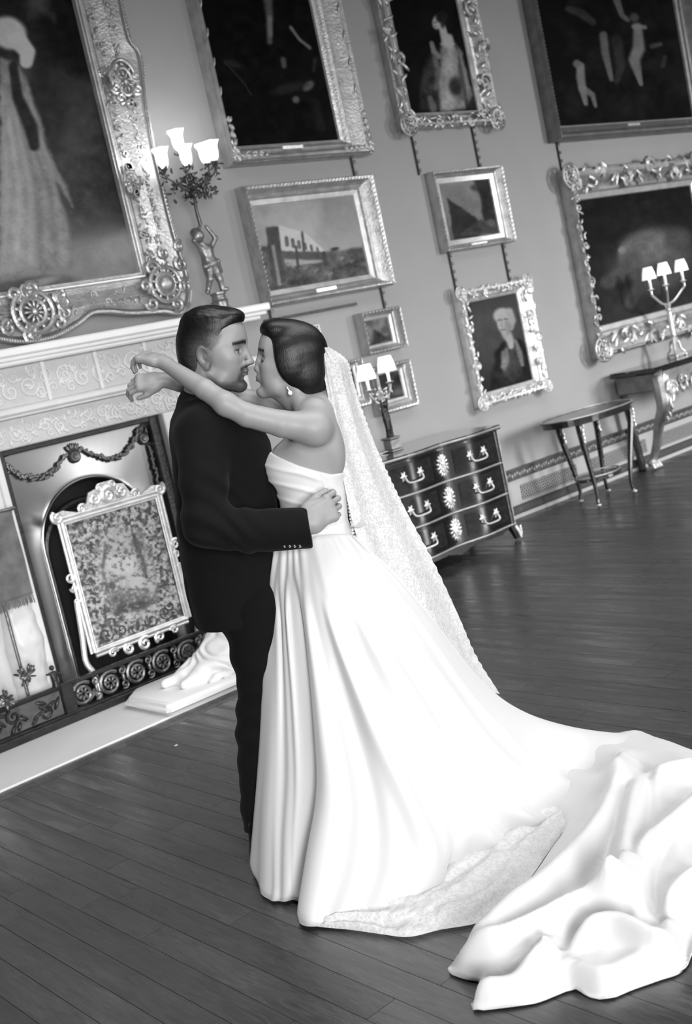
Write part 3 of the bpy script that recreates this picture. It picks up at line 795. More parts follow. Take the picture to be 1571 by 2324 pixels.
def p7(p):
    p.ell(1110, 750, 70, 90, 0.30, al=0.7, soft=1.2).ell(1190, 700, 50, 70, 0.26, al=0.6, soft=1.2)
    p.poly([(1112, 890), (1118, 840), (1126, 800), (1142, 778), (1160, 768), (1180, 770), (1198, 795), (1212, 830), (1220, 860)], 0.10, 9, tex=0.04)
    p.poly([(1140, 850), (1140, 810), (1150, 778), (1164, 770), (1178, 790), (1184, 845), (1165, 868)], 0.26, 9, al=0.9, tex=0.10)
    p.poly([(1136, 835), (1140, 800), (1152, 790), (1156, 820), (1146, 842)], 0.50, 8, al=0.8, tex=0.14).line([(1170, 772), (1180, 800), (1186, 828)], (3, 6, 4), 0.50, 1.2, 0.8, 0.1)
    p.line([(1120, 850), (1150, 862), (1180, 850)], (9, 10, 8), 0.15, 1.2, 0.7, 0.06)
    p.line([(1150, 758), (1158, 772), (1160, 786)], (11, 9, 6), 0.58, 0.9, 1, 0.06)
    p.ell(1140, 716, 20, 17, 0.62, -12, 0.5, 1.0, 0.04).line([(1156, 708), (1162, 728), (1160, 744)], (9, 9, 6), 0.56, 0.9, 1, 0.05)
    p.ell(1143, 733, 15, 24, 0.60, -8, 0.45, 1.0, 0.03).ell(1152, 742, 7, 15, 0.44, -8, 1.0, 0.6)
    p.line([(1131, 727), (1138, 725)], 2.0, 0.34, 1.2, 0.8).line([(1145, 724), (1152, 724)], 2.0, 0.34, 1.2, 0.8).line([(1140, 728), (1138, 740), (1141, 742)], 1.8, 0.48, 1.2, 0.8).line([(1137, 749), (1146, 748)], 1.8, 0.36, 1.2, 0.8)
picture('half length portrait of a man in a powdered wig in a bright leafy frame', (6.385, 7.22, 0.925, 1.815), (6.49, 7.09, 1.02, 1.715), 0.085, p7, 0.14, 71, 'gilt_bright', style='leafy', slip_w=0.02, step=0.008, plaque=False)

def p8(p):
    p.ell(1000, 120, 80, 120, 0.05, al=0.7)
    p.poly([(955, 250), (952, 200), (962, 160), (975, 128), (990, 112), (1035, 95), (1050, 120), (1072, 190), (1095, 246)], 0.17, 14, tex=0.10)
    p.poly([(1000, 250), (994, 190), (1000, 140), (1004, 108), (1016, 84), (1030, 92), (1040, 120), (1046, 170), (1060, 246)], 0.52, 10, tex=0.12)
    p.poly([(1036, 100), (1050, 118), (1062, 165), (1074, 215), (1062, 235), (1050, 180)], 0.50, 9, al=0.85, tex=0.16)
    p.line([(1024, 110), (1018, 150), (1022, 200), (1016, 245)], (6, 9, 12, 14), 0.66, 1.5, 0.6, 0.1).line([(1044, 150), (1050, 220)], (5, 9), 0.30, 1.4, 0.6)
    p.poly([(1002, 100), (1014, 76), (1026, 80), (1034, 100), (1020, 112)], 0.66, 8, tex=0.03).line([(1004, 62), (1010, 88)], (8, 9), 0.66, 0.7)
    p.ell(993, 50, 11.5, 17, 0.66, 12, 0.5, 1, 0.03).ell(1003, 38, 14, 13, 0.12, -20, 0.7).ell(1006, 52, 6, 12, 0.14, 0, 0.9, .8)
    p.line([(985, 52), (990, 51)], 1.8, 0.32, 1.0, .8).line([(986, 60), (990, 60)], 1.6, 0.42, 1.0, .8).line([(980, 98), (985, 118), (996, 128)], (5, 6, 6), 0.52, 1.0, .9, 0.06)
    p.line([(986, 128), (994, 158), (990, 200)], (5, 7, 6), 0.40, 1.2, 0.7, 0.12).ell(1034, 196, 14, 22, 0.20, 0, 0.9).ell(970, 190, 12, 30, 0.24, 0, 1.2, .7, .1).line([(976, 222), (984, 248)], (6, 8), 0.44, 1.2, 0.8)
picture('portrait of a lady in pale satin against black, above the small landscape', (6.17, 7.235, 3.02, 4.75), (6.325, 7.055, 3.14, 4.6), 0.10, p8, 0.04, 81, 'gilt', style='leafy', step=0.009, plaque=False)

def p9(p):
    p.clouds(0.5, 0.06, 0.4, 0.7, 0.8).poly([(846, 783), (850, 750), (875, 760), (901, 745), (902, 770)], 0.2, 8, tex=0.1).ell(880, 750, 15, 10, 0.3, 0, 0.9)
picture('tiny landscape in a deep gilt frame, upper right of the four by the shaded lamp', (5.37, 5.76, 1.50, 1.795), (5.43, 5.67, 1.56, 1.735), 0.10, p9, 0.32, 91, 'gilt', slip_w=0.02, step=0.008, plaque=False)
def p10(p):
    p.clouds(0.28, 0.06, 0.45, 0.75, 0.8).ell(910, 860, 16, 14, 0.12, 0, 0.9).ell(905, 890, 18, 6, 0.36, -10, 0.9, 0.7)
picture('little dark landscape right behind the shaded lamp on the chest', (5.375, 5.76, 1.07, 1.41), (5.465, 5.675, 1.16, 1.345), 0.085, p10, 0.17, 101, 'gilt', slip_w=0.02, step=0.008, plaque=False)
picture('little gilt framed picture mostly hidden behind the dark haired bride', (4.66, 5.01, 1.50, 1.785), (4.74, 4.93, 1.565, 1.72), 0.07, p9, 0.45, 111, 'gilt_bright', slip_w=0.02, step=0.01, plaque=False)
def p12(p):
    p.clouds(0.30, 0.06, 0.45, 0.75, 0.8).ell(800, 850, 10, 20, 0.12, 0, 0.9)
picture('little gilt framed landscape between the lace veil and the shaded lamp', (4.93, 5.32, 1.16, 1.495), (5.01, 5.245, 1.25, 1.44), 0.075, p12, 0.22, 121, 'gilt', slip_w=0.02, step=0.008, plaque=False)

# hanging bars with chain links between one picture and the next
def hanger(x, z0, z1, label):
    t = thing('picture_chain', (x, YW, z0), label, 'chain', 'chains the pictures hang from')
    MB().box((x-0.006, YW-0.014, z0), (x+0.006, YW-0.004, z1)).build('bar', 'black_metal', t, smooth=False)
    n = max(2, int((z1-z0)/0.055)); m = MB()
    for i in range(n):
        z = z0+(z1-z0)*(i+0.5)/n; m.tube([(x+0.022+0.009*math.cos(a), YW-0.012, z+0.013*math.sin(a)) for a in np.linspace(0, 6.283, 9)], 0.003, 5, cap=False)
    o = m.build('link_row', 'bronze', t); o['kind'] = 'stuff'
hanger(6.30, 2.70, 3.03, 'left chain between the pale satin lady and the small landscape')
hanger(6.97, 2.70, 3.05, 'right chain between the pale satin lady and the small landscape')
hanger(6.44, 1.81, 2.12, 'left chain between the small landscape and the wigged man')
hanger(7.06, 1.80, 2.12, 'right chain between the small landscape and the wigged man')
hanger(5.66, 2.72, 2.87, 'short chain between the tall dark picture and the harbour view')
hanger(5.68, 1.79, 1.95, 'short chain under the lower right of the harbour view')
hanger(4.66, 1.78, 1.95, 'short chain under the lower left of the harbour view')
hanger(7.97, 2.60, 2.87, 'chain between the nude figures picture and the animal picture')
rl = MB().box((4.60, YW-0.02, 1.855), (5.42, YW-0.002, 1.875)); o = rl.build('hanging_rod', 'bronze_dark', smooth=False)
tag(o, 'thin dark horizontal rod on the wall under the harbour view', 'rod')

# ================================================================== the chimneypiece
YJ = 5.72
fp = thing('fireplace', (2.96, YJ, 0), 'white carved marble chimneypiece with a bright steel arch and hanging garlands', 'fireplace')
FX = 2.96
def bx(name, material, a, b, r=0.006): return MB().bbox(a, b, r).build(name, material, fp, smooth=False)
m = MB().bbox((1.62, 5.55, 1.905), (4.30, YW-0.002, 1.95), 0.008).bbox((1.64, 5.575, 1.885), (4.28, YW-0.002, 1.906), 0.004).bbox((1.67, 5.60, 1.862), (4.25, YW-0.002, 1.887), 0.008)
m.build('mantel_shelf', 'marble_white', fp, smooth=False)
fz = bx('frieze', 'marble_carved', (1.78, 5.675, 1.65), (4.15, YW-0.002, 1.863))
MB().bbox((1.74, 5.635, 1.612), (4.19, YW-0.002, 1.652), 0.010).bbox((1.76, 5.655, 1.598), (4.17, YW-0.002, 1.614), 0.004).build('frieze_moulding', 'marble', fp, smooth=False)
lf = bx('lower_frieze', 'marble_carved', (1.80, 5.70, 1.445), (4.13, YW-0.002, 1.60))
jr = bx('jamb', 'marble', (3.467, 5.70, 0.012), (4.13, YW-0.002, 1.446)); jl = bx('jamb', 'marble', (1.79, 5.70, 0.012), (2.458, YW-0.002, 1.446))
r = random.Random(3)
def relief(parent, x0, x1, z0, z1, Y, n, th=0.007):
    """low carved arabesques: scrolls, leaves and husks"""
    m = MB(); zc = (z0+z1)/2; h = (z1-z0)/2; w = (x1-x0)/n
    for i in range(n):
        x = x0+(i+0.5)*w; s = 1 if i % 2 else -1
        for (dx, dz, rad, tr, st) in ((-.22, .1*s, .62, 1.6, 0), (.25, -.25*s, .5, 1.4, 2), (.05, .55*s, .34, 1.3, 4), (-.1, -.6*s, .3, 1.2, 1), (.42, .45*s, .28, 1.2, 3)):
            pth = spiral((x+dx*w, Y, zc+dz*h), rad*min(h, w*.5), tr, EX, EZ, st, s, n=16); m.tube(pth, np.linspace(th, th*.6, 16), 5)
        for k in range(9):
            a = r.uniform(0, 6.28); leaf(m, (x+r.uniform(-.5, .5)*w, Y, zc+r.uniform(-.85, .85)*h), (math.cos(a), 0, math.sin(a)), 0.045, 0.017, 0.007)
    o = m.build('relief_carving', 'marble', parent); o['kind'] = 'stuff'
relief(fz, 1.8, 4.13, 1.66, 1.855, 5.673, 11); relief(lf, 1.82, 4.11, 1.455, 1.59, 5.698, 13, 0.006)
for x in np.linspace(1.85, 4.08, 8): MB().bbox((x-0.012, 5.664, 1.652), (x+0.012, 5.68, 1.861), 0.003).build('frieze_pilaster', 'marble', fz, smooth=False)
relief(jr, 3.55, 4.06, 0.15, 1.40, 5.698, 3, 0.010); relief(jl, 1.86, 2.37, 0.15, 1.40, 5.698, 3, 0.010)
for x0 in (3.467, 2.418): MB().bbox((x0, 5.685, 0.012), (x0+0.04, 5.71, 1.446), 0.006).build('jamb_bead', 'marble', fp, smooth=False)
sd = SDF()                                                         # carved console swelling out of the left and right jambs
for xx in (2.33, 3.60):
    s_ = SDF().chain([(xx, 5.74, 0.05), (xx-0.02, 5.72, 0.2), (xx, 5.715, 0.45), (xx, 5.73, 0.7), (xx, 5.74, 1.0)], (0.10, 0.085, 0.10, 0.08, 0.05), 0.05, (EX, 1.1))
    s_.wave(lambda P: 0.007*(vnoise(P[:, 0]*40, P[:, 2]*26, 4, 3)-0.5)*2, (1, 5, 0), (5, 6, 2))
    sdf_object('jamb_console', s_, 0.01, 'marble', fp)
# dark strips give the opening's reveals their shade; the steel plate with its arch
bx('reveal_shade_strip', 'bronze_dark', (3.40, 5.735, 0.012), (3.4665, 5.86, 1.446), 0.004); bx('reveal_shade_strip', 'bronze_dark', (2.4585, 5.735, 0.012), (2.50, 5.86, 1.446), 0.004)
bx('reveal_shade_strip', 'bronze_dark', (2.4585, 5.74, 1.415), (3.4665, 5.86, 1.4455), 0.004)
YP = 5.80; ac, az, ar = 2.945, 0.86, 0.335
m = MB(); th = np.linspace(0, math.pi, 33)
inn = [(ac+ar, 0.012)]+[(ac+ar*math.cos(t), az+ar*math.sin(t)) for t in th]+[(ac-ar, 0.012)]
def outp(p):
    x, z = p
    if z <= az: return (3.401 if x > ac else 2.499, z)
    d = np.array([x-ac, z-az]); d = d/np.linalg.norm(d); tx = (3.401-ac)/d[0] if d[0] > 1e-6 else ((2.499-ac)/d[0] if d[0] < -1e-6 else 9); tz = (1.416-az)/d[1] if d[1] > 1e-6 else 9
    t = min(tx, tz); return (ac+d[0]*t, az+d[1]*t)
P = np.zeros((len(inn), 5, 3))
for i, q in enumerate(inn):
    o = outp(q)
    for j, (f, y) in enumerate(((0, YP+0.16), (0, YP+0.01), (0.03, YP-0.004), (0.10, YP), (1, YP))): P[i, j] = (q[0]*(1-f)+o[0]*f, y, q[1]*(1-f)+o[1]*f)
m.grid(P); m.build('steel_plate', 'steel_polished', fp, sharp=60)
MB().tube([(p[0], YP-0.008, p[1]) for p in inn], 0.008, 8).build('arch_bead', 'steel_polished', fp)
m = MB(); rr = 0.27; i2 = [(ac+rr, 0.012)]+[(ac+rr*math.cos(t), 0.80+rr*math.sin(t)) for t in th]+[(ac-rr, 0.012)]
m.tube([(p[0], YP+0.12, p[1]) for p in i2], 0.022, 8); m.build('inner_arch', 'bronze_dark', fp)
MB().box((2.5, YP+0.16, 0.012), (3.4, YP+0.20, 1.4)).build('fireback', 'soot', fp, smooth=False)
# garlands, roundels and drops of leaves
def pY(px, py, Y): return onY(px, py, Y)
def garland(pts, rad, name):
    c = catmull(pts, 8); m = MB(); L = np.r_[0, np.cumsum(np.linalg.norm(np.diff(c, axis=0), axis=1))]
    n = int(L[-1]/0.016)
    for i in range(n):
        t = (i+.5)/n*L[-1]; p = np.array([np.interp(t, L, c[:, k]) for k in range(3)]); d = np.array([np.interp(t+.01, L, c[:, k]) for k in range(3)])-p
        f = 0.65+0.5*math.sin(math.pi*(i+.5)/n)
        for k in range(3):
            a = r.uniform(-1, 1); dd = d/np.linalg.norm(d)+np.array([r.uniform(-.8, .8), 0, r.uniform(-.8, .8)])
            leaf(m, p+np.array([r.uniform(-.6, .6), -0.5, r.uniform(-.6, .6)])*rad*f, dd, 0.030, 0.016, 0.009)
    o = m.build(name, 'bronze', fp); o['kind'] = 'stuff'; return o
YG = YP-0.012
sw = [[(4, 1046), (36, 1074), (86, 1087), (125, 1064), (150, 1031)], [(192, 1023), (228, 1037), (264, 1037), (296, 1014), (316, 972)]]
for s_ in sw: garland([pY(a, b, YG) for a, b in s_], 0.020, 'garland')
garland([pY(338, 1012, YG), pY(350, 1060, YG), pY(358, 1100, YG)], 0.014, 'garland_drop'); garland([pY(10, 1095, YG), pY(24, 1150, YG), pY(36, 1195, YG)], 0.014, 'garland_drop')
for (px, py) in ((170, 1036), (326, 995), (3, 1080)):
    c = pY(px, py, YG); MB().lathe([(0.001, 0.014), (0.012, 0.016), (0.016, 0.010), (0.026, 0.012), (0.034, 0.006), (0.036, 0)], c, 18, axis=(0, -1, 0)).build('roundel', 'bronze', fp)
    m = MB()
    for k in range(8):
        a = r.uniform(0.2, 2.9); leaf(m, c+np.array([0.05*math.cos(a), 0, 0.055*math.sin(a)]), (math.cos(a), 0, math.sin(a)), 0.05, 0.018, 0.008)
    m.build('ribbon_bow', 'bronze', fp)

hs = MB().bbox((1.02, 4.922, -0.013), (4.27, 5.70, 0.008), 0.003); o = hs.build('hearth_slab', 'hearth_stone', smooth=False)
tag(o, 'long pale stone hearth slab let into the floor before the fireplace', 'hearth')

# ------------------------------------------------------------------ pierced fender
YFN = 5.50
fd = thing('fender', (2.6, YFN, 0.008), 'dark bronze fender of open scroll roundels along the hearth', 'fender')
z0 = 0.009
MB().bbox((1.5, YFN-0.035, z0), (4.0, YFN+0.035, 0.05), 0.008).bbox((1.5, YFN-0.025, 0.05), (4.0, YFN+0.025, 0.062), 0.004).build('base_rail', 'bronze_dark', fd, smooth=False)
MB().bbox((1.5, YFN-0.014, 0.197), (4.0, YFN+0.014, 0.219), 0.005).build('top_rail', 'bronze_dark', fd, smooth=False)
for x in (1.62, 2.40, 3.55): MB().bbox((x-0.035, YFN-0.022, 0.058), (x+0.035, YFN+0.022, 0.212), 0.006).build('post', 'bronze_dark', fd, smooth=False)
xc = pY(191, 1584, YFN)[0]
for i in range(7):
    x = xc+i*0.165; s = 1
    if x > 3.5: break
    m = MB()
    for (rd, w) in ((0.066, 0.012),):
        m.tube(spiral((x, YFN, 0.128), rd, 2.2, EX, EZ, 0.8, s, n=30), np.linspace(0.011, 0.007, 30), 6)
    for k in range(7):
        a = 2*math.pi*k/7; leaf(m, (x+0.024*math.cos(a), YFN-0.008, 0.128+0.024*math.sin(a)), (math.cos(a), 0, math.sin(a)), 0.034, 0.015, 0.008)
    m.tube(spiral((x+0.083, YFN, 0.17), 0.026, 1.4, EX, EZ, 2, -1, n=14), 0.006, 5); m.tube(spiral((x+0.083, YFN, 0.092), 0.026, 1.4, EX, EZ, 4, 1, n=14), 0.006, 5)
    m.ell((x+0.083, YFN, 0.13), (0.010, 0.010, 0.03), 8, 5)
    m.build('scroll_roundel', 'bronze', fd)
pm = MB().bbox((1.66, YFN-0.010, 0.066), (2.36, YFN+0.010, 0.195), 0.004).build('end_panel', 'bronze', fd, smooth=False)
m = MB(); foliage(m, (1.9, 0.13), (2.34, 0.13), 0.10, YW-YFN+0.012, 8, r); m.build('panel_relief', 'bronze_dark', pm)['kind'] = 'stuff'
s_ = SDF(); c = np.array([2.355, YFN, 0.219])                      # little winged figures riding on the rail
s_.cone(c, c+(0, 0, .03), .022, .014, .01).ell(c+(0, 0, .055), (.018, .014, .026)).ball(c+(0, 0, .098), .014, .006)
s_.cone(c+(.012, 0, .07), c+(.042, -.01, .05), .008, .006, .008).cone(c+(-.012, 0, .07), c+(-.04, -.01, .075), .008, .006, .008)
sdf_object('finial_figure', s_, 0.004, 'bronze_dark', fd)
m = MB(); a = pY(61, 1535, YFN-0.02); b = pY(14, 1590, YFN-0.03)
for (q, n_, sc) in ((a, 26, 0.05), (b, 22, 0.045)):
    for k in range(n_):
        d = np.array([r.gauss(0, 1), r.gauss(0, .5), r.gauss(0, 1)]); d /= np.linalg.norm(d); leaf(m, q+d*sc*r.uniform(.2, 1), d, 0.045, 0.018, 0.01)
m.build('acanthus_finial', 'bronze', fd)['kind'] = 'stuff'

# ------------------------------------------------------------------ fire screen with tapestry
YS = 5.62
x0, x1, zb, zt = 2.665, 3.265, 0.285, 1.01
fs_ = thing('fire_screen', (2.96, YS, 0.008), 'gilt fire screen with a flowered tapestry panel before the grate', 'fire screen')
def ptap(p):
    n1 = vnoise(p.x*0.15, p.y*0.15, 7, 2); n2 = vnoise(p.x*0.19+40, p.y*0.19, 8, 2)
    p._mix(np.clip((n1-0.56)/0.03, 0, 1)*0.85, 0.20, 0.05); p._mix(np.clip((n2-0.60)/0.03, 0, 1)*0.8, 0.36, 0.05)
    p._mix(np.clip((0.36-n1)/0.04, 0, 1)*0.6, 0.74, 0.03)
    p.ell(290, 1300, 62, 105, 0.62, -14, 0.35, 0.9, 0.05)
    p.ell(268, 1240, 40, 30, 0.60, 0, .6, .7).ell(275, 1280, 36, 24, 0.72, 10, .5, .8)
    p.line([(240, 1240), (232, 1300), (245, 1340)], (4, 3, 4), 0.32, 1.2, .7).line([(305, 1215), (318, 1260), (332, 1310)], (5, 6, 3), 0.14, 0.9, .8).line([(316, 1210), (325, 1300)], (12, 9), 0.42, 1.0, .7)
    p.ell(292, 1360, 48, 26, 0.40, -12, 0.7, 0.85, 0.12).ell(300, 1378, 50, 10, 0.22, -14, 0.9, .7).ell(310, 1318, 18, 26, 0.68, 0, .7, .8).ell(255, 1330, 8, 12, 0.3, 0, .8, .8)
    for k in range(14): p.ell(250+((k*37) % 80), 1225+((k*29) % 45), 4, 4, 0.30, 0, .8, .7)
    for (cx, cy, rd, s) in ((240, 1440, 18, 1), (275, 1428, 15, -1), (310, 1425, 16, 1), (345, 1408, 17, -1), (375, 1390, 18, 1), (385, 1375, 12, -1), (255, 1465, 10, 1)):
        t = np.linspace(0, 7.5, 16); p.line([(cx+s*rd*(1-a/9)*math.cos(a), cy+rd*(1-a/9)*math.sin(a)) for a in t], 2.0, 0.18, 0.8, .9)
    p.ell(300, 1400, 20, 7, 0.70, -15, .8, .8)
    n3 = vnoise(p.x*0.16+9, p.y*0.16, 15, 2); p._mix(np.clip((n3-0.60)/0.04, 0, 1)*0.5, 0.28, 0.05); p._mix(np.clip((0.36-n3)/0.05, 0, 1)*0.4, 0.72, 0.03)
flat_panel('tapestry_panel', fs_, 'tapestry', x0+0.02, x1-0.02, zb+0.02, zt-0.02, YS, ptap, 0.60, 13, 0.003, grain=0.10)
MB().box((x0, YS+0.004, zb), (x1, YS+0.014, zt)).build('back_board', 'gilt_dull', fs_, smooth=False)
for nm, a, b in (('frame_rail', (x0, zt), (x1, zt)), ('frame_rail', (x0, zb), (x1, zb)), ('frame_stile', (x0, zb), (x0, zt)), ('frame_stile', (x1, zb), (x1, zt))):
    m = MB(); pa, pb = np.array([a[0], YS-0.006, a[1]]), np.array([b[0], YS-0.006, b[1]]); dn = np.array([0, 0, 1.0]) if a[1] == b[1] else EX
    sgn = 1 if (a[1] == zt and b[1] == zt) or (a[0] == x1 and b[0] == x1) else -1
    m.tube([pa, pb], 0.012, 8); m.tube([pa+dn*sgn*0.022, pb+dn*sgn*0.022], 0.009, 8); m.tube([pa-dn*sgn*0.014, pb-dn*sgn*0.014], 0.005, 6); m.build(nm, 'gilt_bright', fs_)
def crest(parent, pts, zc, name, sc=1.0):
    """carved cresting: an outline of scrolls with a shell in the middle"""
    for (x, z, rd, st, sg) in pts: MB().tube(spiral((x, YS-0.008, z), rd, 1.5, EX, EZ, st, sg, n=18), np.linspace(0.36*rd, 0.16*rd, 18), 6).build(name, 'gilt_bright', parent)
xm = (x0+x1)/2
poly = [(x0-0.03, zt+0.01), (x0-0.045, zt+0.05), (x0+0.02, zt+0.06), (x0+0.10, zt+0.03), (xm-0.14, zt+0.055), (xm-0.11, zt+0.115), (xm-0.06, zt+0.125), (xm-0.03, zt+0.15), (xm+0.03, zt+0.15), (xm+0.06, zt+0.125), (xm+0.11, zt+0.115), (xm+0.14, zt+0.055), (x1-0.10, zt+0.03), (x1-0.02, zt+0.06), (x1+0.045, zt+0.05), (x1+0.03, zt+0.01)]
MB().prism(poly, -0.006, 0.006, (EX, EZ, EY, (0, YS, 0))).build('cresting_board', 'gilt', fs_, smooth=False)
crest(fs_, [(xm, zt+0.075, 0.05, 0, 1), (xm-0.085, zt+0.075, 0.035, 1, -1), (xm+0.085, zt+0.075, 0.035, 2, 1), (xm-0.17, zt+0.04, 0.028, 0, 1), (xm+0.17, zt+0.04, 0.028, 3, -1), (x0-0.02, zt+0.03, 0.035, 2, 1), (x1+0.02, zt+0.03, 0.035, 1, -1), (xm-.04, zt+.125, .022, 0, 1), (xm+.04, zt+.125, .022, 3, -1)], zt, 'cresting_scroll')
for sx, xx in ((-1, x0-0.028), (1, x1+0.028)):
    crest(fs_, [(xx+sx*0.006, zb+0.43, 0.030, 1, sx), (xx, zb+0.37, 0.022, 3, -sx), (xx, zb+0.30, 0.018, 0, sx)], 0, 'side_scroll')
    MB().tube(catmull([(xx, YS, zb+0.30), (xx+sx*0.02, YS, zb+0.10), (xx+sx*0.035, YS, zb-0.03), (xx+sx*0.01, YS-0.015, zb-0.12), (xx+sx*0.03, YS-0.045, 0.03)]), 0.016, 8).build('leg', 'gilt_bright', fs_)
    MB().tube(catmull([(xx+sx*0.03, YS-0.045, 0.03), (xx+sx*0.01, YS, 0.09), (xx+sx*0.03, YS+0.10, 0.025)]), 0.014, 8).build('foot', 'gilt_bright', fs_)
crest(fs_, [(xm-0.10, zb-0.045, 0.032, 2, 1), (xm+0.10, zb-0.045, 0.032, 4, -1), (xm, zb-0.05, 0.04, 1, 1), (xm-0.2, zb-0.035, 0.028, 0, 1), (xm+0.2, zb-0.035, 0.028, 3, -1)], 0, 'apron_scroll')

# ------------------------------------------------------------------ pole screen with fringed banner
mat('velvet', 0.40, 0.9, var=0.35, vscale=14, sheen=0.4)
YB = 5.585; px_ = 2.232
ps = thing('pole_screen', (px_, YB, 0.008), 'pole screen with a dark fringed banner at the left of the hearth', 'pole screen')
MB().tube([(px_, YB, 0.06), (px_, YB, 1.35)], 0.009, 8).build('pole', 'bronze', ps)
MB().lathe([(0.042, 0), (0.04, 0.02), (0.026, 0.035), (0.02, 0.07), (0.012, 0.09)], (px_, YB, 0.009), 14).build('base', 'bronze', ps)
n = 40; X = np.linspace(1.82, 2.392, n); Z = np.linspace(0.705, 1.15, 24); XX, ZZ = np.meshgrid(X, Z)
YY = YB-0.02+0.006*np.sin(XX*40)+0.004*np.sin(ZZ*19)
MB().grid(np.stack([XX, YY, ZZ], -1)).build('banner', 'velvet', ps, solid=0.006)
m = MB()
for i in range(70):
    x = 1.825+i*0.0081; m.tube([(x, YB-0.02+0.006*math.sin(x*40), 0.708), (x+r.uniform(-.003, .003), YB-0.021, 0.660+r.uniform(-.006, .006))], 0.003, 4)
m.build('fringe', 'velvet', ps)['kind'] = 'stuff'
MB().tube([(1.80, YB-0.02, 1.155), (2.41, YB-0.02, 1.155)], 0.010, 8).build('banner_rod', 'bronze', ps)

# ------------------------------------------------------------------ white marble figure lying on its slab
st = thing('statue', (3.1, 5.16, 0.01), 'white marble figure curled face down on a slab on the hearth beside the groom', 'statue')
m = MB(); prof = [(0.02, 0.010), (0.03, 0.012), (0.0, 0.030), (0.0, 0.044), (0.018, 0.052), (0.018, 0.066), (0.03, 0.072)]
bxs = (2.62, 3.62, 4.90, 5.43); c45 = 0.10
def oct_(i):
    a0, a1, b0, b1 = bxs[0]+i, bxs[1]-i, bxs[2]+i, bxs[3]-i
    return [(a0, b0+0.02), (a0+0.02, b0), (a1-c45, b0), (a1, b0+c45), (a1, b1-c45), (a1-c45, b1), (a0+c45, b1), (a0, b1-c45)]
P = np.array([[(x, y, z) for x, y in oct_(i)] for i, z in prof])
vs = P.reshape(-1, 3); k = 8; m.add(vs, [(i*k+j, i*k+(j+1) % k, (i+1)*k+(j+1) % k, (i+1)*k+j) for i in range(len(prof)-1) for j in range(k)]+[tuple(range(k))[::-1], tuple((len(prof)-1)*k+j for j in range(k))])
m.build('plinth', 'marble_white', st, sharp=30)
s_ = SDF(); zt_ = 0.07
s_.chain([(2.90, 5.17, zt_+.03), (3.05, 5.15, zt_+.07), (3.22, 5.13, zt_+.13), (3.40, 5.13, zt_+.13)], (.045, .075, .125, .135), .06)     # body under drapery
s_.chain([(2.90, 5.06, zt_+.025), (3.06, 5.05, zt_+.055), (3.22, 5.06, zt_+.09)], (.038, .06, .085), .06)
s_.ell((3.12, 5.10, zt_+.0), (.30, .17, .030), None, .04).ell((3.45, 5.12, zt_+.0), (.16, .19, .04), None, .04)
s_.cone((3.27, 5.13, zt_+.20), (3.33, 5.12, zt_+.275), .06, .028, .05).cone((3.36, 5.08, zt_+.20), (3.45, 5.02, zt_+.235), .055, .03, .05)
s_.cone((2.88, 5.18, zt_+.028), (2.80, 5.195, zt_+.024), .028, .024, .02)
s_.cone((2.88, 5.06, zt_+.026), (2.825, 5.05, zt_+.022), .026, .022, .02)
s_.ball((3.56, 5.10, zt_+.07), .07, .03).cone((3.38, 4.99, zt_+.05), (3.52, 4.97, zt_+.03), .03, .022, .03)
def drape(P):
    a = 30*(P[:, 0]*.75+P[:, 2]*.9+.16*np.sin(P[:, 1]*14)+.06*np.sin(P[:, 0]*26+P[:, 2]*20)); w = np.abs(np.sin(a))
    b = 48*(P[:, 0]*.25-P[:, 2]*1.1+P[:, 1]*.8)
    return np.clip((P[:, 0]-2.87)/.06, 0, 1)*(.014*(w-.6)+.006*np.sin(b))
s_.wave(drape, (2.7, 4.8, 0), (3.6, 5.5, .6))
s_.half((3, 5, zt_), (0, 0, -1))
sdf_object('reclining_figure', s_, 0.006, 'marble_white', st)

mat('bronze_light', 0.58, 0.34, 0.7, var=0.3, vscale=20, bump=0.3, bscale=50)
# ------------------------------------------------------------------ candelabrum on the mantel
YCN = 5.74; cx0 = pY(500, 690, YCN)[0]
cd = thing('candelabrum', (cx0, YCN, 1.951), 'bronze child figure holding a flowering branch of lit tulip shades on the mantel', 'candelabrum')
zb_ = 1.951
MB().lathe([(.075, 0), (.075, .012), (.06, .022), (.05, .028), (.05, .06), (.056, .066), (.045, .075), (.042, .10), (.05, .108), (.05, .118), (.03, .122)], (cx0, YCN, zb_), 16).build('pedestal', 'bronze_light', cd)
s_ = SDF(); z_ = zb_+.118; X_ = cx0-.012
q = lambda x, y, z: np.array([X_+x, YCN+y, z_+z])
s_.chain([q(.052, 0, .016), q(.046, -.004, .075), q(.022, 0, .155)], (.016, .021, .034), .012).cone(q(.075, -.022, .012), q(.052, 0, .016), .012, .015, .01)
s_.chain([q(-.050, .01, .016), q(-.034, -.018, .085), q(-.014, 0, .155)], (.015, .021, .033), .012).cone(q(-.068, -.012, .012), q(-.050, .01, .016), .011, .014, .01)
s_.ell(q(.003, 0, .195), (.048, .038, .050), None, .02).ell(q(-.002, 0, .255), (.050, .036, .045), None, .02)
s_.cone(q(-.016, -.004, .285), q(-.030, -.008, .312), .018, .017, .008).ball(q(-.044, -.014, .345), .037, .004).ball(q(-.050, .0, .365), .032, .01)
s_.chain([q(.040, 0, .275), q(.078, -.012, .320), q(.034, -.006, .395)], (.018, .015, .011), .012).chain([q(-.042, -.008, .268), q(-.092, -.03, .318), q(-.012, -.012, .402)], (.017, .014, .011), .012)
s_.cone(q(-.055, -.03, .16), q(.055, -.02, .185), .016, .014, .012).cone(q(.055, -.01, .18), q(.085, .01, .12), .016, .008, .012)
sdf_object('child_figure', s_, 0.005, 'bronze_light', cd)
hub = np.array([cx0-.01, YCN, z_+.41]); top = pY(440, 430, YCN)
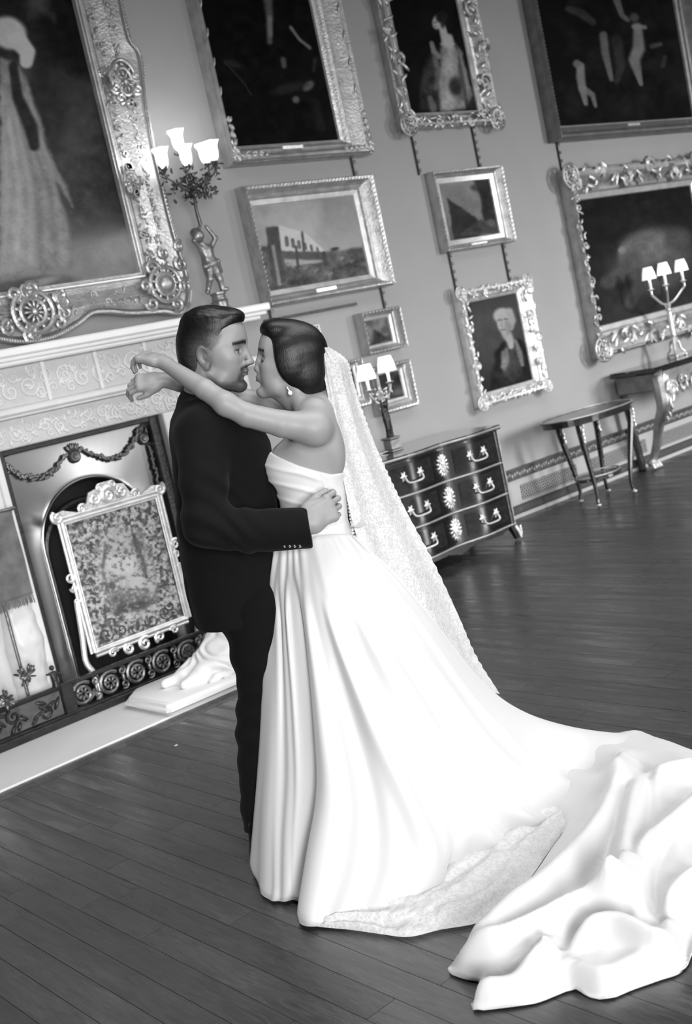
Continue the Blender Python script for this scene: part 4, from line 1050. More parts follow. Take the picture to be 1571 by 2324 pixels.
MB().tube(catmull([hub, (hub+top)/2+np.array([-.01, 0, 0]), top]), np.linspace(.012, .008, 13), 8).build('stem', 'bronze', cd)
tulips = [(408, 342, 0.03), (373, 384, -0.05), (427, 377, -0.07), (470, 372, -0.02), (487, 366, 0.03)]
for (px, py, dy) in tulips:
    base = pY(px, py, YCN+dy)
    pth = catmull([top+np.array([0, 0, -.02]), top*.6+base*.4+np.array([0, dy*.4, -.05]), base+np.array([0, 0, -.045]), base])
    m = MB().tube(pth, .006, 6)
    for k in range(26):
        t = r.randrange(3, len(pth)); q = pth[t]+np.array([r.gauss(0, .024), r.gauss(0, .02), r.gauss(-.006, .018)]); d = np.array([r.gauss(0, 1), r.gauss(0, .6), r.gauss(.3, 1)]); leaf(m, q, d, .036, .017, .006, unit(np.cross(d, (r.gauss(0, 1), 1, 0))))
    m.lathe([(.004, -.02), (.016, -.008), (.02, 0), (.012, .004)], base, 10); br = m.build('branch', 'bronze', cd)
    g = MB().lathe([(.016, 0), (.030, .02), (.036, .05), (.036, .082), (.046, .108), (.053, .118)], base, 18, rf=lambda a, i: 1+(0.12*math.cos(6*a) if i > 3 else 0.03*math.cos(6*a)))
    g.f = [f for f in g.f if len(f) == 4]; g.build('tulip_shade', 'glass_shade', br, solid=0.002)
    l = bpy.data.lights.new('candelabrum_bulb', 'POINT'); l.energy = 1.1; l.shadow_soft_size = 0.025; lo = bpy.data.objects.new('candelabrum_bulb', l); COL.objects.link(lo); lo.location = base+np.array([0, 0, .135])
m = MB()
for k in range(150):
    q = top+np.array([max(-.12, min(.12, r.gauss(0, .062))), max(-.09, min(.09, r.gauss(-.01, .045))), r.gauss(0, .032)]); d = np.array([r.gauss(0, 1), r.gauss(0, 1), r.gauss(0, 1)]); leaf(m, q, d, .042, .022, .007, unit(np.cross(d, (1, .3, .2))))
m.build('flower_spray', 'bronze', cd)['kind'] = 'stuff'

mat('polished_top', 0.16, 0.12, var=0.2, vscale=6, coat=1.0)
# ================================================================== chest of drawers with serpentine front
r = random.Random(17)
CHX0, CHX1, CHY, CHT = 4.78, 5.955, 5.47, 0.832
ch = thing('chest_of_drawers', ((CHX0+CHX1)/2, 5.75, 0), 'dark lacquered serpentine chest of three drawers with gilt mounts behind the veil', 'chest of drawers')
xc_, hw = (CHX0+CHX1)/2, (CHX1-CHX0)/2
def front(x):                                                      # two soft bulges with a hollow between
    u = (x-xc_)/hw
    return CHY+0.006-0.026*math.exp(-((abs(u)-0.50)/0.26)**2)+0.010*math.exp(-(u/0.2)**2)
def strip(z0, z1, xa, xb, off, back, n=40):
    xs = np.linspace(xa, xb, n); P = np.zeros((n, 4, 3))
    for i, x in enumerate(xs):
        y = front(x)-off; P[i] = [(x, y+back, z0), (x, y, z0), (x, y, z1), (x, y+back, z1)]
    m = MB().grid(P, False)
    k = len(xs)
    m.add(np.concatenate([P[0], P[-1]]), [(0, 3, 2, 1), (4, 5, 6, 7)])
    P2 = P[:, [3, 0]]; return m.grid(P2)
xs = np.linspace(CHX0, CHX1, 41); bp = [(x, front(x)+0.012) for x in xs]+[(CHX1-0.01, YW-0.06), (CHX0+0.01, YW-0.06)]
MB().prism(bp, 0.105, 0.80, (EX, EY, EZ, (0, 0, 0))).build('carcass', 'mahogany', ch, smooth=False)
tp = [(x, front(min(max(x, CHX0), CHX1))-0.022) for x in np.linspace(CHX0-0.02, CHX1+0.02, 41)]+[(CHX1+0.02, YW-0.057), (CHX0-0.02, YW-0.057)]
MB().prism(tp, 0.801, CHT, (EX, EY, EZ, (0, 0, 0))).build('top', 'polished_top', ch, smooth=False)
MB().tube([(x, y-0.002, 0.816) for x, y in tp[:41]], 0.009, 6).build('top_edge_moulding', 'gilt', ch)
zs = [(0.135, 0.335), (0.352, 0.558), (0.575, 0.785)]
for (z0, z1) in zs:
    dw = strip(z0, z1, CHX0+0.035, CHX1-0.035, 0.004, 0.02).build('drawer', 'ebony', ch, sharp=60)
    for (a, b) in ((CHX0+0.06, xc_-0.105), (xc_+0.105, CHX1-0.06)):
        strip(z0+0.022, z1-0.022, a, b, 0.0075, 0.006).build('inlay_panel', 'lacquer', dw, sharp=60)
        xm = (a+b)/2; pl, pr = xm-0.075, xm+0.075; zc = (z0+z1)/2+0.012   # bail handle hung from two leafy plates
        for q in (pl, pr):
            m = MB().ell((q, front(q)-0.012, zc), (0.020, 0.008, 0.024), 10, 6)
            for k in range(6):
                an = k*1.047; leaf(m, (q+0.02*math.cos(an), front(q)-0.011, zc+0.024*math.sin(an)), (math.cos(an), 0, math.sin(an)), 0.026, 0.012, 0.005)
            m.build('handle_plate', 'gilt_bright', dw)
        MB().tube(catmull([(pl, front(pl)-0.02, zc), (pl+0.008, front(xm)-0.035, zc-0.04), (xm, front(xm)-0.036, zc-0.048), (pr-0.008, front(xm)-0.035, zc-0.04), (pr, front(pr)-0.02, zc)]), 0.0065, 7).build('handle', 'gilt_bright', dw)
    strip(z0+0.012, z1-0.012, xc_-0.095, xc_+0.095, 0.006, 0.006).build('centre_panel', 'ebony', dw, sharp=60)
    m = MB(); zc = (z0+z1)/2                                       # mask escutcheon
    m.ell((xc_, front(xc_)-0.014, zc), (0.034, 0.014, 0.062), 12, 8)
    for k in range(15):
        an = k*0.4189; leaf(m, (xc_+0.040*math.cos(an), front(xc_)-0.013, zc+0.062*math.sin(an)), (math.cos(an), 0, math.sin(an)), 0.038, 0.017, 0.008)
    for k in range(12): m.ell((xc_+r.uniform(-.03, .03), front(xc_)-0.026, zc+r.uniform(-.05, .05)), (.009, .007, .009), 6, 4)
    m.build('escutcheon', 'gilt_bright', dw)
for z in (0.344, 0.566, 0.118):
    MB().tube([(x, front(x)-0.003, z) for x in xs], 0.0075, 6).build('drawer_rail', 'gilt', ch)
for x in (CHX0+0.017, CHX1-0.017):
    MB().bbox((x-0.018, front(x)-0.008, 0.105), (x+0.018, front(x)+0.03, 0.80), 0.006).build('stile', 'mahogany', ch, smooth=False)
    s = 1 if x > xc_ else -1
    st_ = MB().tube([(x+s*0.010, front(x)-0.010, 0.11), (x+s*0.010, front(x)-0.010, 0.79)], 0.005, 6); st_.build('stile_moulding', 'gilt', ch)
    for y in (front(x)+0.015, YW-0.12):
        MB().tube(catmull([(x-s*.01, y+.01, 0.12), (x, y, 0.07), (x+s*.012, y-.012, 0.012)]), np.linspace(.030, .018, 13), 8).build('foot', 'ebony', ch)
    m = MB().tube(catmull([(x+s*.012, front(x)-.004, 0.10), (x+s*.022, front(x)-.018, 0.06), (x+s*.030, front(x)-.022, 0.016)]), np.linspace(.016, .013, 13), 7)
    for k in range(7): leaf(m, (x+s*.026+r.uniform(-.012, .012), front(x)-.03, .02+k*.012), (r.uniform(-1, 1), 0, 1), .03, .014, .008)
    m.build('foot_mount', 'gilt_bright', ch)
ap = [(CHX0+.05, .115), (CHX0+.16, .075), (xc_-.12, .085), (xc_, .055), (xc_+.12, .085), (CHX1-.16, .075), (CHX1-.05, .115)]
MB().prism(ap, 0, .02, (EX, EZ, EY, (0, CHY-0.005, 0))).build('apron', 'ebony', ch, smooth=False)

# ------------------------------------------------------------------ two shaded lamp on the chest
YL = 5.76
def shade(parent, c, r0, r1, h, mt='lampshade'):
    n = 24; g = MB().lathe([(r0, 0), ((r0*.55+r1*.45)*1.03, h*.5), (r1, h)], c, n, rf=lambda a, i: 1+0.012*math.cos(24*a)); g.f = [f for f in g.f if len(f) == 4]
    return g.build('lamp_shade', mt, parent, solid=0.002)
def bulb(name, p, e):
    l = bpy.data.lights.new(name, 'POINT'); l.energy = e; l.shadow_soft_size = 0.03; o = bpy.data.objects.new(name, l); COL.objects.link(o); o.location = p
b0 = onY(893, 1024, YL); lx = b0[0]; lz = CHT
lp = thing('table_lamp', (lx, YL, lz), 'dark bronze two branched lamp with white shades standing on the chest of drawers', 'lamp')
MB().bbox((lx-.055, YL-.055, lz+.001), (lx+.055, YL+.055, lz+.014), .004).bbox((lx-.042, YL-.042, lz+.014), (lx+.042, YL+.042, lz+.085), .006).bbox((lx-.05, YL-.05, lz+.085), (lx+.05, YL+.05, lz+.10), .004).build('plinth', 'gilt_dull', lp, smooth=False)
s_ = SDF(); q = np.array([lx, YL, lz+.10])
s_.chain([q+(.012, 0, 0), q+(.015, 0, .06), q+(.006, 0, .11)], (.018, .016, .022), .015).chain([q+(-.012, 0, 0), q+(-.016, -.01, .06), q+(-.004, 0, .11)], (.018, .016, .022), .015)
s_.ell(q+(0, 0, .15), (.030, .024, .045)).ball(q+(.004, -.008, .225), .022, .008).cone(q+(0, 0, .18), q+(.002, -.004, .21), .012, .012, .008).cone(q+(.02, 0, .18), q+(.03, -.01, .26), .010, .008, .01).cone(q+(-.02, 0, .18), q+(-.028, -.01, .26), .010, .008, .01)
sdf_object('figure_stem', s_, 0.005, 'bronze_dark', lp)
topl = q+np.array([0, 0, .25])
for (px, py) in ((838, 886), (884, 866)):
    e = onY(px, py, YL); 
    m = MB().tube(catmull([topl, topl*.5+e*.5+np.array([0, 0, -.05]), e+np.array([0, 0, -.035]), e]), .008, 7).lathe([(.006, -.02), (.026, -.006), (.03, 0), (.012, .004)], e, 12)
    for k in range(9):
        w = r.random(); c = topl*(1-w)+e*w+np.array([r.gauss(0, .015), r.gauss(0, .015), r.gauss(-.02, .015)]); d = np.array([r.gauss(0, 1), 0, r.gauss(0, 1)]); leaf(m, c, d, .03, .014, .007)
    br = m.build('branch', 'gilt', lp)
    MB().lathe([(.011, 0), (.011, .085), (.006, .09)], e+np.array([0, 0, .003]), 10).build('candle_sleeve', 'candle_sleeve', br)
    shade(br, e+np.array([0, 0, .070]), .064, .043, .105); bulb('table_lamp_bulb', e+np.array([0, 0, .12]), 0.6)
m = MB()
for k in range(26):
    c = topl+np.array([r.gauss(.01, .03), r.gauss(0, .02), r.gauss(.03, .03)]); d = np.array([r.gauss(0, 1), r.gauss(0, .5), r.gauss(0, 1)]); leaf(m, c, d, .03, .016, .006)
m.build('leaf_spray', 'gilt', lp)['kind'] = 'stuff'
MB().tube(catmull([(lx-.05, YL, lz+.012), (lx-.12, YL+.05, lz+.012), (lx-.15, YL+.16, lz+.10), (lx-.13, YW-.03, lz+.20)]), .003, 5).build('cord', 'candle_sleeve', lp)

# ------------------------------------------------------------------ small oval table with cabriole legs
tc = np.array([7.14, 5.60]); TH = 0.70
tb = thing('side_table', (tc[0], tc[1], 0), 'small oval table on thin gilt-mounted cabriole legs with a low shelf', 'table')
def oval(a, b, n=40, e=2.4): return [(math.copysign(abs(math.cos(t))**(2/e), math.cos(t))*a, math.copysign(abs(math.sin(t))**(2/e), math.sin(t))*b) for t in np.linspace(0, 2*math.pi, n, endpoint=False)]
MB().prism(oval(.44, .24), TH-.05, TH-.012, (EX, EY, EZ, (tc[0], tc[1], 0))).prism(oval(.455, .255), TH-.012, TH, (EX, EY, EZ, (tc[0], tc[1], 0))).build('top', 'mahogany', tb, smooth=False)
MB().tube([(tc[0]+x, tc[1]+y, TH+.004) for x, y in oval(.45, .25)+[oval(.45, .25)[0]]], .007, 6).build('gallery_rim', 'gilt', tb)
for (tp_, ft, sx, sy) in ((onY(1312, 954, 5.47), (6.88, 5.45), -1, -1), (onY(1428, 927, 5.47), (7.32, 5.43), 1, -1), (onY(1268, 968, 5.74), (7.06, 5.76), -1, 1), (onY(1268, 968, 5.74)+np.array([.46, 0, 0]), (7.40, 5.74), 1, 1)):
    A = np.array([tp_[0], tp_[1], TH-.05]); Fo = np.array([ft[0], ft[1], .012]); md = lambda t, z, k: np.array([*(A[:2]*(1-t)+Fo[:2]*t), z])+np.array([sx*k, sy*k*.3, 0])
    lg = MB().tube(catmull([A, md(.22, .54, .012), md(.62, .26, -.018), md(.88, .10, -.022), Fo], 8), np.interp(np.linspace(0, 1, 33), [0, .2, .7, .95, 1], [.030, .026, .015, .012, .017]), 8).build('leg', 'mahogany', tb)
    m = MB()
    for k in range(5): leaf(m, (A[0]+r.uniform(-.01, .01), A[1]-.03, TH-.07-k*.03), (r.uniform(-.5, .5), 0, 1), .045, .022, .012)
    m.build('knee_mount', 'gilt_bright', lg)
    MB().ell((Fo[0], Fo[1]-.006, .014), (.020, .022, .012), 10, 6).build('sabot', 'gilt_bright', lg)
MB().prism(oval(.24, .15, 30, 1.7), .185, .205, (EX, EY, EZ, (tc[0], tc[1], 0))).build('low_shelf', 'mahogany', tb, smooth=False)
MB().tube([(tc[0]+x, tc[1]+y, .215) for x, y in oval(.235, .145, 30, 1.7)+[oval(.235, .145, 30, 1.7)[0]]], .006, 6).build('shelf_rim', 'gilt', tb)

# ------------------------------------------------------------------ gilt console with dark marble top
CTZ = 0.885; K0, K1, KY = 8.06, 10.1, 5.55
cn = thing('console_table', (9.1, 5.8, 0), 'carved gilt console table with a dark marble top at the right edge', 'console table')
mat('dark_marble', 0.13, 0.15, var=0.5, vscale=9, coat=0.4, dist=2)
MB().bbox((K0-.04, KY-.03, CTZ-.045), (K1+.04, YW-.058, CTZ), .012).build('marble_top', 'dark_marble', cn, smooth=False)
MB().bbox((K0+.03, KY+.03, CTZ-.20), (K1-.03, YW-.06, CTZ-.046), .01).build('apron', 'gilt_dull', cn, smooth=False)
m = MB(); foliage(m, (K0+.05, CTZ-.19), (K1-.05, CTZ-.19), .11, YW-KY-.022, 22, r)
for k in range(24): leaf(m, (K0+.12+k*.08, KY+.022, CTZ-.22-.02*math.sin(k*.8)), (r.uniform(-.4, .4), 0, 1), .10, .035, .014)
m.build('apron_carving', 'gilt', cn)['kind'] = 'stuff'
for (X, sx) in ((K0+.10, -1), (K1-.10, 1)):
    pts = [(X, KY+.05, CTZ-.10), (X+sx*.045, KY+.01, CTZ-.22), (X+sx*.05, KY+.02, CTZ-.34), (X-sx*.02, KY+.14, .40), (X-sx*.08, KY+.24, .22), (X-sx*.10, KY+.31, .10), (X-sx*.07, KY+.33, .035)]
    lg = MB().tube(catmull(pts, 6), np.interp(np.linspace(0, 1, 37), [0, .2, .5, .85, 1], [.075, .07, .045, .034, .04]), 10).build('leg', 'gilt', cn)
    m = MB(); c = np.array(pts[1])
    m.tube(spiral((c[0]+.03, KY-.06, CTZ-.20), .07, 1.7, EX, EZ, 0, 1, n=22), np.linspace(.024, .012, 22), 7)
    for k in range(12):
        w = k/12; q = catmull(pts, 6)[int(w*18)]; leaf(m, (q[0]+r.uniform(-.05, .05), q[1]-.06, q[2]), (r.uniform(-.5, .5), 0, 1), .10, .03, .02)
    m.build('knee_carving', 'gilt_bright', lg)
    m = MB(); f = np.array(pts[-1])
    for k in range(4): m.tube(catmull([f+np.array([(k-1.5)*.018, 0, .01]), f+np.array([(k-1.5)*.03, -.045, .02]), f+np.array([(k-1.5)*.034, -.07, -.02])]), .014, 6)
    m.build('claw_foot', 'gilt_bright', lg)
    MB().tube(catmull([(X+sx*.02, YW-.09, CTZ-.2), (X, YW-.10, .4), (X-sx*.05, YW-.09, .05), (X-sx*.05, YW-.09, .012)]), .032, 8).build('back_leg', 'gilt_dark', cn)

# ------------------------------------------------------------------ three shaded candlestick on the console
YK = 5.80; b0 = onY(1535, 800, YK); kx = onZ(1540, 803, CTZ)[0]; kx = b0[0]
ck = thing('candlestick_lamp', (kx, YK, CTZ), 'gilt three light candlestick lamp with pleated white shades on the console', 'lamp')
m = MB()
tri = [(.085*math.cos(a), .085*math.sin(a)) for a in (-.52, 1.57, 3.66)]
MB().prism([(x*1.0, y*1.0) for x, y in tri], .012, .03, (EX, EY, EZ, (kx, YK, CTZ))).build('foot_plate', 'gilt_bright', ck, smooth=False)
for (x, y) in tri: MB().ell((kx+x, YK+y, CTZ+.012), (.018, .018, .012), 8, 5).build('paw', 'gilt_bright', ck)
for (x, y) in tri:
    MB().tube(catmull([(kx+x, YK+y, CTZ+.03), (kx+x*.6, YK+y*.6, CTZ+.07), (kx+x*.5, YK+y*.5, CTZ+.12), (kx+x*.15, YK+y*.15, CTZ+.17)]), .012, 7).build('scroll_support', 'gilt_bright', ck)
MB().lathe([(.03, .13), (.036, .15), (.02, .17), (.028, .19), (.024, .22), (.019, .40), (.030, .41), (.018, .43), (.028, .46), (.012, .48)], (kx, YK, CTZ), 16).build('column', 'gilt_bright', ck)
tk = np.array([kx, YK, CTZ+.47])
for (px, py, dy) in ((1478, 657, -.02), (1512, 646, -.07), (1551, 637, .03)):
    e = onY(px, py, YK+dy)
    br = MB().tube(catmull([tk, tk*.65+e*.35+np.array([0, 0, -.045]), np.array([tk[0]*.15+e[0]*.85, tk[1]*.15+e[1]*.85, e[2]-.075]), np.array([e[0]+.004*(1 if e[0]>kx else -1), e[1], e[2]-.045]), e]), .009, 8).lathe([(.008, -.02), (.02, -.006), (.034, 0), (.014, .005)], e, 14).build('branch', 'gilt_bright', ck)
    MB().lathe([(.012, 0), (.012, .095), (.006, .10)], e+np.array([0, 0, .004]), 10).build('candle_sleeve', 'candle_sleeve', br)
    shade(br, e+np.array([0, 0, .085]), .060, .036, .105); bulb('candlestick_bulb', e+np.array([0, 0, .13]), 0.5)

# ================================================================== the couple
mat('skin', 0.68, 0.48, attr='tone', spec=0.35, sss=0.08, bump=0.03, bscale=220)
mat('hair_dark', 0.06, 0.42, attr='tone', spec=0.35, bump=0.12, bscale=260, stretch=(1, 1, .35))
mat('suit_wool', 0.046, 0.9, var=0.12, vscale=60, bump=0.06, bscale=400, sheen=0.02, spec=0.12)
mat('shoe_leather', 0.03, 0.3)
mat('satin', 0.715, 0.45, sheen=0.3, spec=0.4, var=0.006, vscale=4)
mat('bodice_silk', 0.77, 0.5, sheen=0.3, spec=0.3)
mat('pearl', 0.95, 0.15, coat=0.6); mat('silver', 0.9, 0.2, 1.0)

def frame_head(f0, pitch):
    f = math.cos(pitch)*np.asarray(f0)+math.sin(pitch)*EZ; return frame_from(f, EZ)
class Loc:
    """puts head-local shapes (x forward, y left, z up) into the place"""
    def __init__(s, S, O, R, sc): s.S, s.O, s.R, s.sc = S, np.asarray(O, float), R, sc
    def p(s, q): return s.O+s.R@(np.asarray(q, float)*s.sc)
    def ell(s, c, r, k=0.012, op='+', tilt=None):
        R = s.R if tilt is None else s.R@tilt
        s.S.ell(s.p(c), np.asarray(r)*s.sc, R, k*s.sc, op); return s
    def cone(s, a, b, ra, rb, k=0.012, op='+', flat=None):
        s.S.cone(s.p(a), s.p(b), ra*s.sc, rb*s.sc, k*s.sc, None if flat is None else (s.R@np.asarray(flat[0], float), flat[1]), op); return s
    def inv(s, P): return (P-s.O)@s.R/s.sc
def rotm(ax, deg): return np.array(Matrix.Rotation(math.radians(deg), 3, ax))
def build_head(L, male):
    w = 1.0 if male else 0.95
    L.ell((-.006, 0, .032), (.100, .077*w, .090), .01)
    L.ell((.030, 0, -.035), (.062, .058*w, .088), .04)
    L.ell((.020, 0, .02), (.074, .066*w, .07), .03)
    jw = .056 if male else .048; jr = .018 if male else .014
    for y in (-1, 1):
        L.cone((-.012, y*jw, -.055), (.030, y*(jw-.008), -.088), jr, jr, .022); L.cone((.030, y*(jw-.008), -.088), (.074, y*.012, -.106), jr, .015, .024)
        L.ell((.060, y*.046*w, -.018), (.022, .018, .018), .025)                       # cheekbone
        L.ell((.052, y*.034, -.052), (.026, .022, .03), .03)
        L.cone((.083, y*.012, .026), (.070, y*.044, .026), .011 if male else .007, .008, .02)   # brow ridge
    L.ell((.080, 0, -.103), (.017, .020, .016), .018)                                   # chin
    L.ell((.072, 0, .06), (.024, .05, .035), .03)                                       # forehead
    for y in (-1, 1): L.ell((.092, y*.032, .002), (.016, .020, .013), .016, '-')        # eye sockets
    if not male:
        for y in (-1, 1): L.ell((.0755, y*.031, -.001), (.0130, .0158, .0125), .004)
    for y in (-1, 1) if male else ():
        L.ell((.0745, y*.031, .001), (.0125, .0135, .0120), .002); L.ell((.0765, y*.031, .0065), (.0125, .0155, .0065), .004); L.ell((.076, y*.031, -.0075), (.0115, .0145, .005), .005)
    nl = .121 if male else .109
    nb_ = .004 if male else 0
    L.cone((.090+nb_*.5, 0, .022), (.1005+nb_, 0, -.008), .0085, .0082, .012); L.cone((.1005+nb_, 0, -.008), (nl-.006, 0, -.031), .0082, .0095, .006)
    L.ell((nl-.006, 0, -.034), (.0105, .0105, .0085), .005)
    for y in (-1, 1): L.ell((nl-.015, y*.0115, -.036), (.0115, .0075, .0085), .006)
    L.ell((.086, 0, -.058), (.014, .026, .022), .016)                                   # mouth mound
    L.ell((.0985, 0, -.0590), (.0075, .021, .0052), .005); L.ell((.0965, 0, -.0710), (.0085, .019, .0062), .005)
    L.cone((.104, -.02, -.0650), (.104, .02, -.0650), .0018, .0018, .002, '-')
    L.ell((.096, 0, -.084), (.008, .02, .008), .012, '-')
    for y in (-1, 1):                                                                   # ears
        t = rotm('X', -y*16)@rotm('Y', -12)
        L.ell((-.010, y*.081*w, -.010), (.022, .0085, .036), .006, '+', t); L.ell((-.005, y*.089*w, -.008), (.013, .0065, .024), .004, '-', t)
        L.ell((-.003, y*.081*w, -.012), (.008, .005, .012), .004, '+', t); L.ell((-.003, y*.0785*w, -.041), (.010, .006, .011), .006)
    return L
def hand(S, W, fwd, nrm, thumb, sc, curls, spread=0.06, th_curl=0.5, th=(.62, .70)):
    """palm, four jointed fingers of unequal length and a thumb that leaves the side of the palm"""
    x = unit(fwd); z = unit(np.asarray(nrm, float)-x*(np.asarray(nrm, float)@x)); y = unit(np.asarray(thumb, float)-x*(np.asarray(thumb, float)@x)-z*(np.asarray(thumb, float)@z))
    R = np.stack([x, np.cross(z, x), z], 1); W = np.asarray(W, float)
    S.cone(W-x*.02*sc, W+x*.03*sc, .024*sc, .028*sc, .015, (z, .72))
    S.box(W+x*.050*sc, np.array([.042, .037, .0135])*sc, R, .0125*sc, .014)
    S.ell(W+x*.035*sc+y*.024*sc-z*.006*sc, np.array([.034, .018, .016])*sc, R, .012)
    for i, (oy, ln, rd) in enumerate(((.030, .074, .0088), (.0105, .082, .0090), (-.0095, .077, .0086), (-.028, .062, .0076))):
        p = W+x*(.086-.005*abs(i-1.2))*sc+y*oy*sc; a = 0.0; d0 = unit(x+y*spread*(1.5-i))
        S.ball(p-z*.001, .0105*sc, .008)
        for j, f in enumerate((.46, .30, .24)):
            a += curls[i][j] if hasattr(curls[i], '__len__') else curls[i]
            d = math.cos(a)*d0-math.sin(a)*z; q = p+d*ln*f*sc
            S.cone(p, q, (rd-.0007*j)*sc, (rd-.0007*(j+1))*sc, .003); p = q
    p = W+x*.022*sc+y*.030*sc-z*.006*sc; d = unit(x*th[0]+y*th[1]-z*.35); q = p+d*.040*sc; S.cone(p, q, .0125*sc, .0105*sc, .012)
    d2 = unit(x*(th[0]+th_curl)+y*th[1]*.4-z*.35); S.cone(q, q+d2*.032*sc, .0103*sc, .0082*sc, .004)
def loft(S, zs, cu, a, b, D, k=0.02, yaw=0.0, op='+'):
    """upright trunk: at height z an ellipse centred at (cu, D), half depth a (along u), half breadth b"""
    zs = np.asarray(zs, float); cu, a, b = [np.asarray(q, float) for q in (cu, a, b)]; Dv = np.broadcast_to(np.asarray(D, float), zs.shape)
    ex = math.cos(yaw)*RH+math.sin(yaw)*FH; ey = -math.sin(yaw)*RH+math.cos(yaw)*FH
    def fn(P):
        z = P[:, 2]; zc = np.clip(z, zs[0], zs[-1]); u = P@RH-np.interp(zc, zs, cu); v = P@FH-np.interp(zc, zs, Dv)
        A = np.interp(zc, zs, a); B = np.interp(zc, zs, b); x = u*math.cos(yaw)+v*math.sin(yaw); y = -u*math.sin(yaw)+v*math.cos(yaw)
        q = (np.abs(x/A)**2.3+np.abs(y/B)**2.3)**(1/2.3); d = (q-1)*np.minimum(A, B); dz = np.maximum(zs[0]-z, z-zs[-1])
        return np.where(dz > 0, np.sqrt(np.maximum(d, 0)**2+dz**2), np.maximum(d, dz))
    C = np.array([uv(c, dd, z) for c, dd, z in zip(cu, Dv, zs)]); m = max(a.max(), b.max())
    return S._add(fn, C.min(0)-m, C.max(0)+m, k, op)

# ------------------------------------------------------------------ the groom
g_yaw = math.radians(5); gf = math.cos(g_yaw)*RH+math.sin(g_yaw)*FH; gl = np.cross(EZ, gf)
DG = 3.68
groom = thing('person', uv(-.46, DG, 0), 'man in a dark suit with short dark hair and beard, one arm round the bride', 'person', 'bridal couple')
GO = uv(-.301, DG, 1.658); GR = frame_head(math.cos(.19)*RH-math.sin(.19)*FH, math.radians(-10)); GS = 1.035
S = SDF(); H = Loc(S, GO, GR, GS); build_head(H, True)
H.cone((-.030, 0, -.055), (-.055, 0, -.190), .057, .062, .03); H.cone((-.02, .03, -.09), (-.02, .03, -.18), .03, .03, .03); H.cone((-.02, -.03, -.09), (-.02, -.03, -.18), .03, .03, .03)
wrist = onD(700, 1192, 3.415); hand(S, onD(690, 1183, 3.415), unit(RH*.95+EZ*.22+FH*.10), unit(-FH+RH*.1), EZ, 1.14, [(.75, .75, .5), (.85, .75, .5), (.92, .75, .5), (1.0, .75, .5)], .02, .6, (.93, .30))
S.cone(onD(640, 1196, 3.42), onD(712, 1189, 3.412), .034, .030, .02)
lw = uv(-.20, 3.85, 1.12); hand(S, lw, unit(RH-FH*.25+EZ*.05), FH, EZ, 1.1, [.6, .65, .7, .7], .02, .5, (.9, .3))
# trunk and limbs inside the clothes, so that the body is one figure
tz = [0.80, 0.95, 1.10, 1.25, 1.36, 1.46]; tc_ = [-.440, -.425, -.410, -.405, -.400, -.400]
loft(S, tz, tc_, [.085, .08, .08, .09, .09, .05], [.14, .135, .13, .155, .165, .10], DG, .03)
S.cone(uv(-.39, DG, 1.42), GO+GR@np.array([-.055, 0, -.17]), .06, .055, .03)
S.chain([uv(-.40, 3.53, 1.42), onD(460, 1180, 3.40), onD(640, 1196, 3.42)], (.05, .042, .034), .02); S.chain([uv(-.40, 3.84, 1.42), uv(-.40, 3.93, 1.15), uv(-.27, 3.88, 1.12), lw], (.05, .042, .034, .028), .02)
S.chain([onD(516, 1400, 3.585)+RH*.105, onD(543, 1560, 3.585)+RH*.08, onD(538, 1660, 3.585)+RH*.075, onD(553, 1880, 3.585)+RH*.066], (.075, .058, .055, .042), .03); S.chain([onD(516, 1400, 3.80)+RH*.155, onD(543, 1560, 3.80)+RH*.125, onD(553, 1880, 3.80)+RH*.09], (.075, .055, .042), .03)
S.cone(uv(-.49, 3.57, .09), uv(-.38, 3.55, .05), .032, .025, .02); S.cone(uv(-.43, 3.80, .09), uv(-.32, 3.82, .05), .032, .025, .02)
